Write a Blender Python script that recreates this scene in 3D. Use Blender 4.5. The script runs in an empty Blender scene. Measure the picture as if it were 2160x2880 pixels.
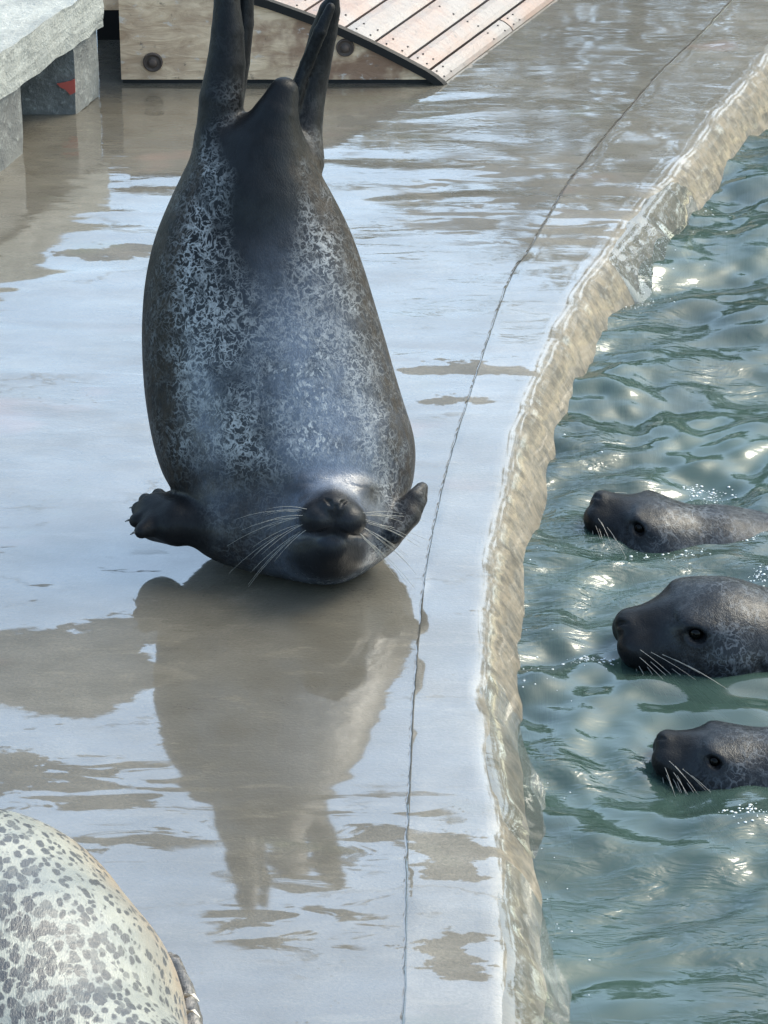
import bpy, bmesh, math, random
import numpy as np
from mathutils import Vector, Matrix, noise as mnoise

random.seed(7)
RNG = np.random.default_rng(7)
sc = bpy.context.scene
C = sc.collection
R = math.radians

# ------------------------------------------------------------------ camera
PITCH, DIST = R(27.0), 6.5
LENS, SENS = 156.5, 36.0
CAM = Vector((0.0, -DIST * math.cos(PITCH), DIST * math.sin(PITCH)))
cd = bpy.data.cameras.new('camera')
co = bpy.data.objects.new('camera', cd)
C.objects.link(co)
co.location = CAM
co.rotation_euler = (math.pi / 2 - PITCH, 0, 0)
cd.sensor_fit = 'HORIZONTAL'
cd.sensor_width = SENS
cd.lens = LENS
cd.clip_start, cd.clip_end = 0.1, 500
sc.camera = co
sc.render.resolution_x, sc.render.resolution_y = 768, 1024

# ------------------------------------------------------------------ sky, sun, exposure
SUN_EL, SUN_AZ = R(50), R(62)
wd = bpy.data.worlds.new('World')
sc.world = wd
wd.use_nodes = True
wn = wd.node_tree.nodes
sky = wn.new('ShaderNodeTexSky')
sky.sky_type = 'NISHITA'
sky.sun_disc = False
sky.sun_elevation = SUN_EL
sky.sun_rotation = SUN_AZ
sky.air_density = 0.85
sky.dust_density = 2.6
sky.ozone_density = 0.1
tint = wn.new('ShaderNodeMix')
tint.data_type, tint.blend_type = 'RGBA', 'MULTIPLY'
tint.inputs['Factor'].default_value = 1.0
tint.inputs[7].default_value = (0.965, 1.045, 0.96, 1.0)
wd.node_tree.links.new(sky.outputs[0], tint.inputs[6])
wd.node_tree.links.new(tint.outputs[2], wn['Background'].inputs[0])
wn['Background'].inputs[1].default_value = 0.13
sl = bpy.data.lights.new('sun', 'SUN')
so = bpy.data.objects.new('sun', sl)
C.objects.link(so)
sl.energy = 0.55
sl.angle = R(28)
sl.color = (1.0, 0.93, 0.83)
sdir = Vector((math.sin(SUN_AZ) * math.cos(SUN_EL), math.cos(SUN_AZ) * math.cos(SUN_EL), math.sin(SUN_EL)))
so.rotation_euler = sdir.to_track_quat('Z', 'Y').to_euler()
so.location = sdir * 20
vs = sc.view_settings
vs.view_transform = 'Standard'
vs.look = 'None'
vs.gamma = 1
vs.use_curve_mapping = False
vs.exposure = 2.5
sc.render.engine = 'CYCLES'
sc.cycles.max_bounces = 8
sc.cycles.transparent_max_bounces = 8
sc.cycles.caustics_reflective = False
sc.cycles.caustics_refractive = False
sc.cycles.sample_clamp_indirect = 6

# ------------------------------------------------------------------ measuring helper: where a point of the photograph lies
FPX = LENS / SENS * 2160.0
CF = Vector((0, math.cos(PITCH), -math.sin(PITCH)))
CU = Vector((0, math.sin(PITCH), math.cos(PITCH)))


def W(px, py, z=0.0):
    d = Vector(((px - 1080) / FPX, 0, 0)) + CF + CU * ((1440 - py) / FPX)
    t = (z - CAM.z) / d.z
    return CAM + d * t


def WY(px, py, y):
    d = Vector(((px - 1080) / FPX, 0, 0)) + CF + CU * ((1440 - py) / FPX)
    t = (y - CAM.y) / d.y
    return CAM + d * t


def perpx(p):
    return (Vector(p) - CAM).dot(CF) / FPX      # metres per source pixel there


# ------------------------------------------------------------------ object helpers
def mesh_obj(name, verts, faces, mat, parent=None, smooth=False):
    me = bpy.data.meshes.new(name)
    me.from_pydata([tuple(v) for v in verts], [], [tuple(f) for f in faces])
    me.update()
    if smooth:
        me.polygons.foreach_set('use_smooth', [True] * len(me.polygons))
    if mat:
        me.materials.append(mat)
    o = bpy.data.objects.new(name, me)
    C.objects.link(o)
    if parent:
        o.parent = parent
    return o


def bm_obj(name, bm, mat, parent=None, smooth=False):
    me = bpy.data.meshes.new(name)
    bmesh.ops.recalc_face_normals(bm, faces=bm.faces[:])
    bm.to_mesh(me)
    bm.free()
    if smooth:
        me.polygons.foreach_set('use_smooth', [True] * len(me.polygons))
    if mat:
        me.materials.append(mat)
    o = bpy.data.objects.new(name, me)
    C.objects.link(o)
    if parent:
        o.parent = parent
    return o


def tag(o, label=None, cat=None, group=None, kind=None):
    if label: o['label'] = label
    if cat: o['category'] = cat
    if group: o['group'] = group
    if kind: o['kind'] = kind
    return o


def empty(name, loc=(0, 0, 0)):
    o = bpy.data.objects.new(name, None)
    o.location = loc
    o.empty_display_size = 0.1
    C.objects.link(o)
    return o


def reparent(o, p):
    o.parent = p
    o.matrix_parent_inverse = Matrix.Translation(-p.location)


def add_tube(bm, pts, r0, r1=None, n=6):
    r1 = r0 if r1 is None else r1
    rings = []
    m = len(pts)
    for i, p in enumerate(pts):
        p = Vector(p)
        a = Vector(pts[max(i - 1, 0)])
        b = Vector(pts[min(i + 1, m - 1)])
        t = (b - a).normalized()
        u = t.orthogonal().normalized()
        v = t.cross(u)
        r = r0 + (r1 - r0) * i / (m - 1)
        rings.append([bm.verts.new(p + (u * math.cos(2 * math.pi * k / n) + v * math.sin(2 * math.pi * k / n)) * r) for k in range(n)])
    for i in range(m - 1):
        # match nearest start so that rings do not twist
        a, b = rings[i], rings[i + 1]
        sft = min(range(n), key=lambda s: (a[0].co - b[s].co).length)
        b = b[sft:] + b[:sft]
        rings[i + 1] = b
        for k in range(n):
            bm.faces.new((a[k], a[(k + 1) % n], b[(k + 1) % n], b[k]))
    bm.faces.new(rings[0])
    bm.faces.new(rings[-1])


# ------------------------------------------------------------------ node helper
class M:
    def __init__(s, name):
        s.m = bpy.data.materials.new(name)
        s.m.use_nodes = True
        s.t = s.m.node_tree
        s.t.nodes.clear()
        s.out = s.n('ShaderNodeOutputMaterial')

    def n(s, kind, **kw):
        nd = s.t.nodes.new(kind)
        for k, v in kw.items():
            setattr(nd, k, v)
        return nd

    def set(s, sock, v):
        if v is None:
            return
        if isinstance(v, bpy.types.NodeSocket):
            s.t.links.new(v, sock)
        else:
            if hasattr(sock.default_value, '__len__') and not isinstance(v, (int, float)):
                v = tuple(v)
                if len(sock.default_value) == 4 and len(v) == 3:
                    v = v + (1.0,)
            sock.default_value = v

    def coord(s, kind='Object'):
        return s.n('ShaderNodeTexCoord').outputs[kind]

    def map(s, vec, scale=(1, 1, 1), rot=(0, 0, 0), loc=(0, 0, 0)):
        nd = s.n('ShaderNodeMapping')
        s.set(nd.inputs['Vector'], vec)
        nd.inputs['Scale'].default_value = scale
        nd.inputs['Rotation'].default_value = rot
        nd.inputs['Location'].default_value = loc
        return nd.outputs[0]

    def noise(s, vec, scale, detail=3, rough=0.5, dist=0.0, col=False):
        nd = s.n('ShaderNodeTexNoise')
        s.set(nd.inputs['Vector'], vec)
        nd.inputs['Scale'].default_value = scale
        nd.inputs['Detail'].default_value = detail
        nd.inputs['Roughness'].default_value = rough
        nd.inputs['Distortion'].default_value = dist
        return nd.outputs['Color' if col else 'Fac']

    def vor(s, vec, scale, feature='F1', out='Distance', rand=1.0):
        nd = s.n('ShaderNodeTexVoronoi', feature=feature)
        s.set(nd.inputs['Vector'], vec)
        nd.inputs['Scale'].default_value = scale
        nd.inputs['Randomness'].default_value = rand
        return nd.outputs[out]

    def math(s, op, a, b=None, c=None, clamp=False):
        nd = s.n('ShaderNodeMath', operation=op, use_clamp=clamp)
        s.set(nd.inputs[0], a)
        if b is not None: s.set(nd.inputs[1], b)
        if c is not None: s.set(nd.inputs[2], c)
        return nd.outputs[0]

    def vmath(s, op, a, b=None):
        nd = s.n('ShaderNodeVectorMath', operation=op)
        s.set(nd.inputs[0], a)
        if b is not None: s.set(nd.inputs[1], b)
        return nd.outputs['Value' if op in ('LENGTH', 'DISTANCE', 'DOT_PRODUCT') else 'Vector']

    def ramp(s, v, a, b, lo=0.0, hi=1.0, smooth=True):
        nd = s.n('ShaderNodeMapRange', interpolation_type='SMOOTHSTEP' if smooth else 'LINEAR')
        s.set(nd.inputs['Value'], v)
        nd.inputs['From Min'].default_value = a
        nd.inputs['From Max'].default_value = b
        nd.inputs['To Min'].default_value = lo
        nd.inputs['To Max'].default_value = hi
        return nd.outputs[0]

    def mix(s, f, a, b, mode='MIX'):
        nd = s.n('ShaderNodeMix', data_type='RGBA', blend_type=mode)
        s.set(nd.inputs['Factor'], f)
        s.set(nd.inputs['A'] if 'A' in nd.inputs and nd.inputs['A'].type == 'RGBA' else nd.inputs[6], a)
        s.set(nd.inputs[7], b)
        return nd.outputs[2]

    def bump(s, h, strength=1.0, dist=1.0, normal=None):
        nd = s.n('ShaderNodeBump')
        nd.inputs['Strength'].default_value = strength
        nd.inputs['Distance'].default_value = dist
        s.set(nd.inputs['Height'], h)
        if normal is not None: s.set(nd.inputs['Normal'], normal)
        return nd.outputs[0]

    def attr(s, name, out='Color'):
        nd = s.n('ShaderNodeAttribute', attribute_name=name)
        return nd.outputs[out]

    def sep(s, v):
        nd = s.n('ShaderNodeSeparateXYZ')
        s.set(nd.inputs[0], v)
        return nd.outputs

    def bsdf(s, **kw):
        nd = s.n('ShaderNodeBsdfPrincipled')
        for k, v in kw.items():
            s.set(nd.inputs[k.replace('_', ' ')], v)
        return nd

    def finish(s, sh):
        s.t.links.new(sh.outputs[0] if hasattr(sh, 'outputs') else sh, s.out.inputs['Surface'])
        return s.m


def simple(name, col, rough=0.6, spec=0.4, coat=0.0):
    m = M(name)
    return m.finish(m.bsdf(Base_Color=col, Roughness=rough, Specular_IOR_Level=spec, Coat_Weight=coat, Coat_Roughness=0.08))


# ------------------------------------------------------------------ concrete under a film of water
# places (world x, y, radius x, radius y, tilt) where the film has run off and the concrete only stays damp
DAMP = []


def damp(px, py, rx, ry, tilt=0.0):
    p = W(px, py)
    s = perpx(p)
    DAMP.append((p.x, p.y, rx * s, ry * s / math.sin(PITCH), tilt))


damp(140, 1890, 320, 112, 0.0)
damp(330, 1800, 150, 70, 0.4)
damp(0, 2160, 150, 55, 0.1)
damp(1310, 1040, 125, 26, 0.0)
damp(1300, 1135, 100, 16, 0.0)
damp(1280, 2420, 130, 55, 0.0)
damp(1270, 2680, 120, 50, 0.3)
damp(300, 705, 150, 24, 0.0)


def wet_concrete(name, base, seed=0.0, film=1.0):
    m = M(name)
    pos = m.n('ShaderNodeNewGeometry').outputs['Position']
    big = m.noise(m.map(pos, loc=(seed, 0, 0)), 2.3, 4, 0.6)
    mid = m.noise(m.map(pos, scale=(0.6, 1, 1), loc=(seed, 3, 0)), 14, 5, 0.65)
    fine = m.noise(pos, 160, 3, 0.7)
    streak = m.noise(m.map(pos, scale=(0.22, 1.0, 1)), 26, 4, 0.65, 0.6)
    c = m.mix(m.ramp(big, 0.3, 0.72), [k * 0.66 for k in base], [k * 1.22 for k in base])
    c = m.mix(m.ramp(mid, 0.35, 0.7, 0, 0.85), c, [base[0] * 0.60, base[1] * 0.57, base[2] * 0.50])
    c = m.mix(m.ramp(streak, 0.56, 0.70, 0, 0.5), c, [base[0] * 1.35, base[1] * 1.33, base[2] * 1.26])
    c = m.mix(m.ramp(fine, 0.3, 0.7, 0.0, 0.5), c, [base[0] * 0.40, base[1] * 0.44, base[2] * 0.42])
    # rusty and algal stains
    st = m.noise(m.map(pos, loc=(5 + seed, 1, 0), scale=(0.5, 1, 1)), 3.1, 3, 0.6)
    c = m.mix(m.ramp(st, 0.62, 0.72, 0, 0.45), c, (0.12, 0.07, 0.052))
    al = m.noise(m.map(pos, loc=(1.7, 8 + seed, 0), scale=(0.6, 1, 1)), 2.6, 4, 0.65)
    c = m.mix(m.ramp(al, 0.60, 0.74, 0, 0.5), c, (0.05, 0.055, 0.028))
    if film < 1:      # the kerb's outer face turns a patchy ochre towards the pool
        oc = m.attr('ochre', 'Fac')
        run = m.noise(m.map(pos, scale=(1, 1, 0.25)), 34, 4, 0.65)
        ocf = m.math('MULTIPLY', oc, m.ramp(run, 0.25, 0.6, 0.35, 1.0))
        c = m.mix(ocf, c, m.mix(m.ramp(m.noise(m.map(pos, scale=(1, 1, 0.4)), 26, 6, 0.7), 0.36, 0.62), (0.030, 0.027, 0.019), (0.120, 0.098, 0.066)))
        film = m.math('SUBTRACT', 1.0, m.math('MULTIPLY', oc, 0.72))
    # where the film is missing
    wob = m.noise(m.map(pos, scale=(0.55, 1.3, 1)), 9, 5, 0.66, col=True)
    p2 = m.vmath('ADD', pos, m.vmath('MULTIPLY', m.vmath('SUBTRACT', wob, (0.5, 0.5, 0.5)), (0.42, 0.20, 0)))
    dm = None
    for (x, y, rx, ry, tl) in DAMP:
        q = m.vmath('SUBTRACT', p2, (x, y, 0))
        q = m.map(q, rot=(0, 0, -tl))
        q = m.vmath('MULTIPLY', q, (1 / rx, 1 / ry, 0))
        d = m.vmath('LENGTH', q)
        dm = d if dm is None else m.math('MINIMUM', dm, d)
    dampf = m.ramp(dm, 0.93, 1.05, 1, 0)
    sp = m.noise(m.map(pos, scale=(0.30, 1.25, 1), loc=(0, 2, 0)), 17, 4, 0.62)
    spk = m.ramp(sp, 0.635, 0.665, 0, 1)
    zone = m.ramp(m.noise(m.map(pos, loc=(3, 3, 1)), 1.6, 2, 0.5), 0.5, 0.62)
    dampf = m.math('MAXIMUM', dampf, m.math('MULTIPLY', spk, zone))
    # half drained places where film and damp concrete alternate in streaks
    dz_ = None
    for (px, py, rx, ry) in ((330, 2260, 420, 130), (1000, 2330, 330, 90), (1500, 560, 420, 170), (820, 2560, 260, 120)):
        p_ = W(px, py); k_ = perpx(p_)
        d = m.vmath('LENGTH', m.vmath('MULTIPLY', m.vmath('SUBTRACT', p2, (p_.x, p_.y, 0)), (1 / (rx * k_), math.sin(PITCH) / (ry * k_), 0)))
        dz_ = d if dz_ is None else m.math('MINIMUM', dz_, d)
    sn = m.noise(m.map(pos, scale=(0.35, 1.5, 1), rot=(0, 0, 0.25), loc=(1, 4, 0)), 15, 4, 0.6, 0.8)
    dampf = m.math('MAXIMUM', dampf, m.math('MULTIPLY', m.ramp(sn, 0.50, 0.545), m.ramp(dz_, 0.8, 1.15, 1, 0)))
    ck = m.vor(m.vmath('ADD', m.map(pos, scale=(0.55, 1.0, 0)), m.vmath('MULTIPLY', wob, (0.22, 0.22, 0))), 2.1, 'DISTANCE_TO_EDGE')
    ckf = m.math('MULTIPLY', m.ramp(ck, 0.003, 0.011, 1, 0), m.ramp(m.noise(pos, 2.7, 2), 0.45, 0.6))
    gr_ = m.math('MULTIPLY', m.ramp(m.vor(m.vmath('ADD', pos, m.vmath('MULTIPLY', wob, (0.02, 0.02, 0))), 62), 0.10, 0.20, 1, 0), m.ramp(m.noise(pos, 3.4, 3, 0.6), 0.56, 0.66))
    dampf = m.math('MAXIMUM', dampf, m.math('MAXIMUM', m.math('MULTIPLY', ckf, 0.45), m.math('MULTIPLY', gr_, 0.75)))
    wet = m.math('MULTIPLY', m.math('SUBTRACT', 1.0, m.math('MULTIPLY', dampf, 0.90)), film)
    wet = m.math('MULTIPLY', wet, m.ramp(m.noise(m.map(pos, scale=(0.5, 1, 1), loc=(6, 2, 0)), 4.5, 5, 0.65), 0.3, 0.62, 0.80, 1.0))
    # ripples running over the film
    r1 = m.noise(m.map(pos, scale=(0.33, 1.0, 1)), 5.2, 1.2, 0.4, 0.9)
    r2 = m.noise(m.map(pos, scale=(0.30, 1.0, 1)), 30, 3, 0.55, 0.6)
    sy = m.sep(pos)
    far = m.ramp(sy[1], -0.4, 0.8, 0.20, 0.60)
    calm = m.ramp(m.noise(pos, 1.3, 2, 0.5), 0.40, 0.62, 0.15, 1.0)
    hgt = m.math('ADD', m.math('MULTIPLY', r1, 0.0095), m.math('MULTIPLY', m.math('MULTIPLY', r2, 0.0017), calm))
    hgt = m.math('MULTIPLY', hgt, far)
    if film != 1.0:
        hgt = m.math('MULTIPLY', hgt, m.math('SUBTRACT', 1.0, m.math('MULTIPLY', m.attr('ochre', 'Fac'), 0.97)))
    cn = m.bump(hgt)
    bn = m.bump(m.math('ADD', m.math('MULTIPLY', fine, 0.0012), m.math('MULTIPLY', mid, 0.003)))
    b = m.bsdf(Base_Color=c, Roughness=0.62, Specular_IOR_Level=0.35, Normal=bn,
               Coat_Weight=wet, Coat_Roughness=0.045, Coat_IOR=2.1, Coat_Normal=cn)
    return m.finish(b)


MAT = {}
MAT['deck'] = wet_concrete('wet_concrete', (0.078, 0.068, 0.051))
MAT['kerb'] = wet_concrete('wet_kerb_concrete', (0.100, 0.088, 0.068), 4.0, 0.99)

m = M('joint_filler')
MAT['joint'] = m.finish(m.bsdf(Base_Color=m.mix(m.noise(m.coord(), 60, 4, 0.7), (0.035, 0.032, 0.027), (0.09, 0.082, 0.066)), Roughness=0.7, Coat_Weight=m.ramp(m.noise(m.coord(), 22, 4, 0.7), 0.30, 0.46), Coat_IOR=2.0, Coat_Roughness=0.04))

# ------------------------------------------------------------------ the setting: deck, joint, kerb
J_PX = [(1130, 2880), (1136, 2600), (1141, 2350), (1150, 2150), (1161, 1950), (1178, 1750), (1202, 1560), (1252, 1330), (1328, 1080),
        (1426, 794), (1483, 704), (1547, 596), (1590, 521), (1666, 423), (1803, 260), (1861, 195), (1991, 72), (2075, -20)]
O_PX = [(1405, 2880), (1398, 2595), (1388, 2350), (1366, 2150), (1345, 1950), (1352, 1750), (1368, 1560), (1420, 1300), (1500, 1060),
        (1622, 820), (1690, 715), (1775, 600), (1840, 525), (1925, 430), (2045, 275), (2105, 205), (2215, 80), (2300, -20)]


def spline(pts, n):
    pts = [Vector(p) for p in pts]
    P = [pts[0] * 2 - pts[1]] + pts + [pts[-1] * 2 - pts[-2]]
    out = []
    for i in range(1, len(P) - 2):
        for k in range(n):
            t = k / n
            a, b, c, d = P[i - 1], P[i], P[i + 1], P[i + 2]
            out.append(0.5 * ((2 * b) + (c - a) * t + (2 * a - 5 * b + 4 * c - d) * t * t + (3 * b - a - 3 * c + d) * t ** 3))
    out.append(pts[-1])
    return out


jw = [W(*p) for p in J_PX]
ow = [W(*p) for p in O_PX]
# beyond the frame both lines go on straight
jw = [jw[0] + Vector((-0.2, -5, 0)), jw[0] + Vector((-0.03, -0.8, 0))] + jw
ow = [ow[0] + Vector((-0.1, -5, 0)), ow[0] + Vector((0.0, -0.8, 0))] + ow
dj = (jw[-1] - jw[-4]).normalized()
jw += [jw[-1] + dj * 2.0, jw[-1] + dj * 6.0]
do_ = (ow[-1] - ow[-4]).normalized()
ow += [ow[-1] + dj * 2.0, ow[-1] + dj * 6.0]
NS = 30
JS, OS = spline(jw, NS), spline(ow, NS)
NST = len(JS)


def n3(x, y, z, s):
    return mnoise.noise(Vector((x * s, y * s, z * s)))


# deck: one sheet from the joint to far on the left, and round the back
verts, faces = [], []
cols = [0.0, 0.006, 0.3, 1.2, 4.0, 40.0]
for i in range(NST):
    p = JS[i]
    jit = 0.003 * n3(p.x, p.y, 0, 23) + 0.003 * n3(p.x, p.y, 3, 61)
    for c_ in cols:
        verts.append((p.x - 0.001 + (jit if c_ == 0 else 0) - c_, p.y, 0.0))
k = len(cols)
for i in range(NST - 1):
    for j in range(k - 1):
        faces.append((i * k + j, (i + 1) * k + j, (i + 1) * k + j + 1, i * k + j + 1))
# the far bank
b0 = len(verts)
last = JS[-1]
verts += [(last.x - 40.0, last.y, 0), (last.x + 40.0, last.y, 0), (last.x + 40, 40, 0), (last.x - 40, 40, 0)]
faces.append((b0, b0 + 1, b0 + 2, b0 + 3))
deck = mesh_obj('deck', verts, faces, MAT['deck'])
tag(deck, kind='structure')

verts, faces = [], []
for i in range(NST):
    p = JS[i]
    verts += [(p.x - 0.03, p.y, -0.0022), (p.x + 0.03, p.y, -0.0022)]
for i in range(NST - 1):
    faces.append((2 * i, 2 * i + 1, 2 * i + 3, 2 * i + 2))
tag(mesh_obj('deck_joint', verts, faces, MAT['joint']), kind='structure')

WATER_Z = -0.085
def kerb_wobble(q):
    return 0.007 * n3(q.x, q.y, 2, 6) + 0.002 * n3(q.x, q.y, 7, 22)


# kerb: flat top, rounded worn edge, sloping face going down into the water
verts, faces = [], []
NP = 0
for i in range(NST):
    p, q = JS[i], OS[i]
    a, b = JS[max(i - 1, 0)], JS[min(i + 1, NST - 1)]
    t = (b - a).normalized()
    nrm = Vector((t.y, -t.x, 0))
    row = []
    jit = 0.003 * n3(p.x, p.y, 0, 23) + 0.0015 * n3(p.x, p.y, 4, 70)
    row.append(Vector((p.x + 0.0015 + jit, p.y, -0.012)))
    row.append(Vector((p.x + 0.0018 + jit, p.y, -0.0004)))
    wdt = kerb_wobble(q)
    for s_ in (0.04, 0.2, 0.4, 0.6, 0.8, 0.92):
        v = p.lerp(q, s_)
        row.append(Vector((v.x, v.y, 0.0018 * n3(v.x, v.y, 0, 7))))
    for (off, dz) in ((0.0, -0.002), (0.012, -0.007), (0.024, -0.016), (0.036, -0.028), (0.050, -0.046), (0.064, -0.068), (0.078, -0.095), (0.10, -0.15), (0.12, -0.6)):
        v = q + nrm * (off + wdt)
        row.append(Vector((v.x, v.y, dz + 0.003 * n3(q.x, q.y, off * 3, 9))))
    NP = len(row)
    verts += row
for i in range(NST - 1):
    for j in range(NP - 1):
        faces.append((i * NP + j, i * NP + j + 1, (i + 1) * NP + j + 1, (i + 1) * NP + j))
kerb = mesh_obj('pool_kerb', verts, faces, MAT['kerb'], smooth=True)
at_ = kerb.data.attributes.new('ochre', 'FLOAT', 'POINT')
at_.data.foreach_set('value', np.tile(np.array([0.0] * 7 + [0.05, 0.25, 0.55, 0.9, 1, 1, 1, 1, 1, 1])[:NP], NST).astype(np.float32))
tag(kerb, kind='structure')

# pool floor
m = M('pool_floor_paint')
MAT['floor'] = m.finish(m.bsdf(Base_Color=m.mix(m.noise(m.coord(), 1.5, 4), (0.05, 0.10, 0.09), (0.10, 0.16, 0.14)), Roughness=0.8))
tag(mesh_obj('pool_floor', [(-3, -9, -0.62), (14, -9, -0.62), (14, 12, -0.62), (-3, 12, -0.62)], [(0, 1, 2, 3)], MAT['floor']), kind='structure')

# ------------------------------------------------------------------ water of the pool
def water_mat(name, body, clear, rough=0.02, fine=1.0, ior=1.55, tr_col=(0.72, 0.83, 0.77)):
    m = M(name)
    pos = m.n('ShaderNodeNewGeometry').outputs['Position']
    r1 = m.noise(m.map(pos, scale=(0.36, 1, 1)), 22, 3, 0.55, 1.2)
    r2 = m.noise(m.map(pos, scale=(0.5, 1, 1)), 75, 2, 0.5, 0.6)
    calm = m.ramp(m.noise(m.map(pos, scale=(0.6, 1, 1), loc=(3, 0, 0)), 2.2, 2, 0.5), 0.42, 0.60, 0.12, 1.0)
    h = m.math('MULTIPLY', m.math('ADD', m.math('MULTIPLY', r1, 0.0090), m.math('MULTIPLY', r2, 0.0012)), calm)
    h = m.math('MULTIPLY', h, fine)
    nb = m.bump(h)
    dcol = m.mix(m.ramp(m.noise(pos, 3.0, 3, 0.55), 0.3, 0.7), body, [k * 1.5 for k in body])
    d = m.n('ShaderNodeBsdfDiffuse')
    m.set(d.inputs['Color'], dcol)
    tr = m.n('ShaderNodeBsdfTransparent')
    m.set(tr.inputs['Color'], tr_col)
    mx = m.n('ShaderNodeMixShader')
    mx.inputs[0].default_value = clear
    m.t.links.new(d.outputs[0], mx.inputs[1])
    m.t.links.new(tr.outputs[0], mx.inputs[2])
    g = m.n('ShaderNodeBsdfGlossy')
    g.inputs['Roughness'].default_value = rough
    m.set(g.inputs['Normal'], nb)
    fr = m.n('ShaderNodeFresnel')
    fr.inputs['IOR'].default_value = ior
    m.set(fr.inputs['Normal'], nb)
    m2 = m.n('ShaderNodeMixShader')
    m.t.links.new(fr.outputs[0], m2.inputs[0])
    m.t.links.new(mx.outputs[0], m2.inputs[1])
    m.t.links.new(g.outputs[0], m2.inputs[2])
    return m.finish(m2)


MAT['water'] = water_mat('pool_water', (0.024, 0.042, 0.035), 0.30, 0.055)
MAT['overflow'] = water_mat('overflow_water', (0.26, 0.275, 0.27), 0.88, 0.02, 0.10, 1.6, (0.95, 0.98, 0.97))

HEADS = [(1800, 1440), (1950, 1750), (2000, 2110)]
HW = [W(x, y, WATER_Z) for x, y in HEADS]
waves = []
for k in range(60):
    lam = 0.055 * (13 ** (k / 59.0))
    ang = RNG.normal(math.pi / 2 + 0.35, 0.75)
    amp = 0.0050 * lam ** 0.94 * (1.0 + 0.5 * RNG.random())
    waves.append((2 * math.pi / lam * math.cos(ang), 2 * math.pi / lam * math.sin(ang), amp, RNG.random() * 6.28))


def wave_h(X, Y):
    wx = X + 0.05 * np.sin(3.1 * Y + 1.3) + 0.03 * np.sin(7.3 * X + 4.1 * Y)
    wy = Y + 0.05 * np.sin(2.7 * X + 0.4) + 0.03 * np.sin(6.1 * X - 5.3 * Y)
    Z = np.zeros_like(X)
    for kx, ky, a, ph in waves:
        s = np.sin(kx * wx + ky * wy + ph)
        Z += a * (s + 0.25 * np.cos(2 * (kx * wx + ky * wy + ph)))
    Z *= 0.75 + 0.45 * np.sin(1.9 * X + 1.1 * Y) * np.sin(2.3 * Y - 0.7 * X)
    for hp in HW:
        d = np.hypot(X - hp.x, (Y - hp.y))
        Z += 0.0045 * np.sin(d * 55) * np.exp(-((d - 0.22) / 0.16) ** 2)
    return Z


def grid_coords(lo, hi, fine_lo, fine_hi, h, H):
    a = list(np.arange(lo, fine_lo, H)) + list(np.arange(fine_lo, fine_hi, h)) + list(np.arange(fine_hi, hi + H, H))
    return np.array(a)


gx = grid_coords(-0.4, 14, 0.0, 1.7, 0.009, 0.15)
gy = grid_coords(-8, 12, -2.0, 2.6, 0.011, 0.15)
GX, GY = np.meshgrid(gx, gy)
fade = np.clip((2.2 - GX) / 0.5, 0, 1) * np.clip((GY + 2.4) / 0.4, 0, 1) * np.clip((3.6 - GY) / 0.8, 0, 1)
GZ = WATER_Z + wave_h(GX, GY) * (0.35 + 0.65 * fade)
V = np.stack([GX.ravel(), GY.ravel(), GZ.ravel()], 1)
nx, ny = len(gx), len(gy)
ii = (np.arange(ny - 1)[:, None] * nx + np.arange(nx - 1)[None, :]).ravel()
F = np.stack([ii, ii + 1, ii + nx + 1, ii + nx], 1)


def np_mesh(name, V, F, mat, parent=None, smooth=True):
    me = bpy.data.meshes.new(name)
    me.vertices.add(len(V))
    me.vertices.foreach_set('co', np.asarray(V, dtype=np.float32).ravel())
    w = F.shape[1]
    me.loops.add(F.size)
    me.loops.foreach_set('vertex_index', F.astype(np.int32).ravel())
    me.polygons.add(len(F))
    me.polygons.foreach_set('loop_start', np.arange(0, F.size, w, dtype=np.int32))
    me.polygons.foreach_set('loop_total', np.full(len(F), w, dtype=np.int32))
    me.polygons.foreach_set('use_smooth', np.ones(len(F), dtype=bool))
    me.update(calc_edges=True)
    me.validate()
    if mat: me.materials.append(mat)
    o = bpy.data.objects.new(name, me)
    C.objects.link(o)
    if parent: o.parent = parent
    return o


tag(np_mesh('pool_water', V, F, MAT['water']), kind='structure')

# ------------------------------------------------------------------ signed distance modelling of the seals
def sd_cone(P, a, b, ra, rb):
    a = np.asarray(a, float); b = np.asarray(b, float)
    ab = b - a
    l = math.sqrt(ab @ ab) + 1e-9
    al = ((P - a) @ ab) / l
    k = max(-0.95, min(0.95, (ra - rb) / l))
    pe = np.sqrt(np.maximum(((P - a) ** 2).sum(1) - al * al, 0))
    t = np.clip((al - pe * k / math.sqrt(1 - k * k)) / l, 0, 1)
    return np.linalg.norm(P - a - t[:, None] * ab, axis=1) - (ra + (rb - ra) * t)


def sd_ell(P, c, r):
    r = np.asarray(r, float)
    q = P - np.asarray(c, float)
    k0 = np.linalg.norm(q / r, axis=1)
    k1 = np.linalg.norm(q / (r * r), axis=1) + 1e-9
    return k0 * (k0 - 1.0) / k1


def smin(a, b, k):
    h = np.clip(0.5 + 0.5 * (b - a) / k, 0, 1)
    return b + (a - b) * h - k * h * (1 - h)


def smax(a, b, k):
    return -smin(-a, -b, k)


def chain(P, nodes, k=0.02, ks=0.003):
    k = ks
    d = None
    for (a, ra), (b, rb) in zip(nodes[:-1], nodes[1:]):
        e = sd_cone(P, a, b, ra, rb)
        d = e if d is None else smin(d, e, k)
    return d


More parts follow.
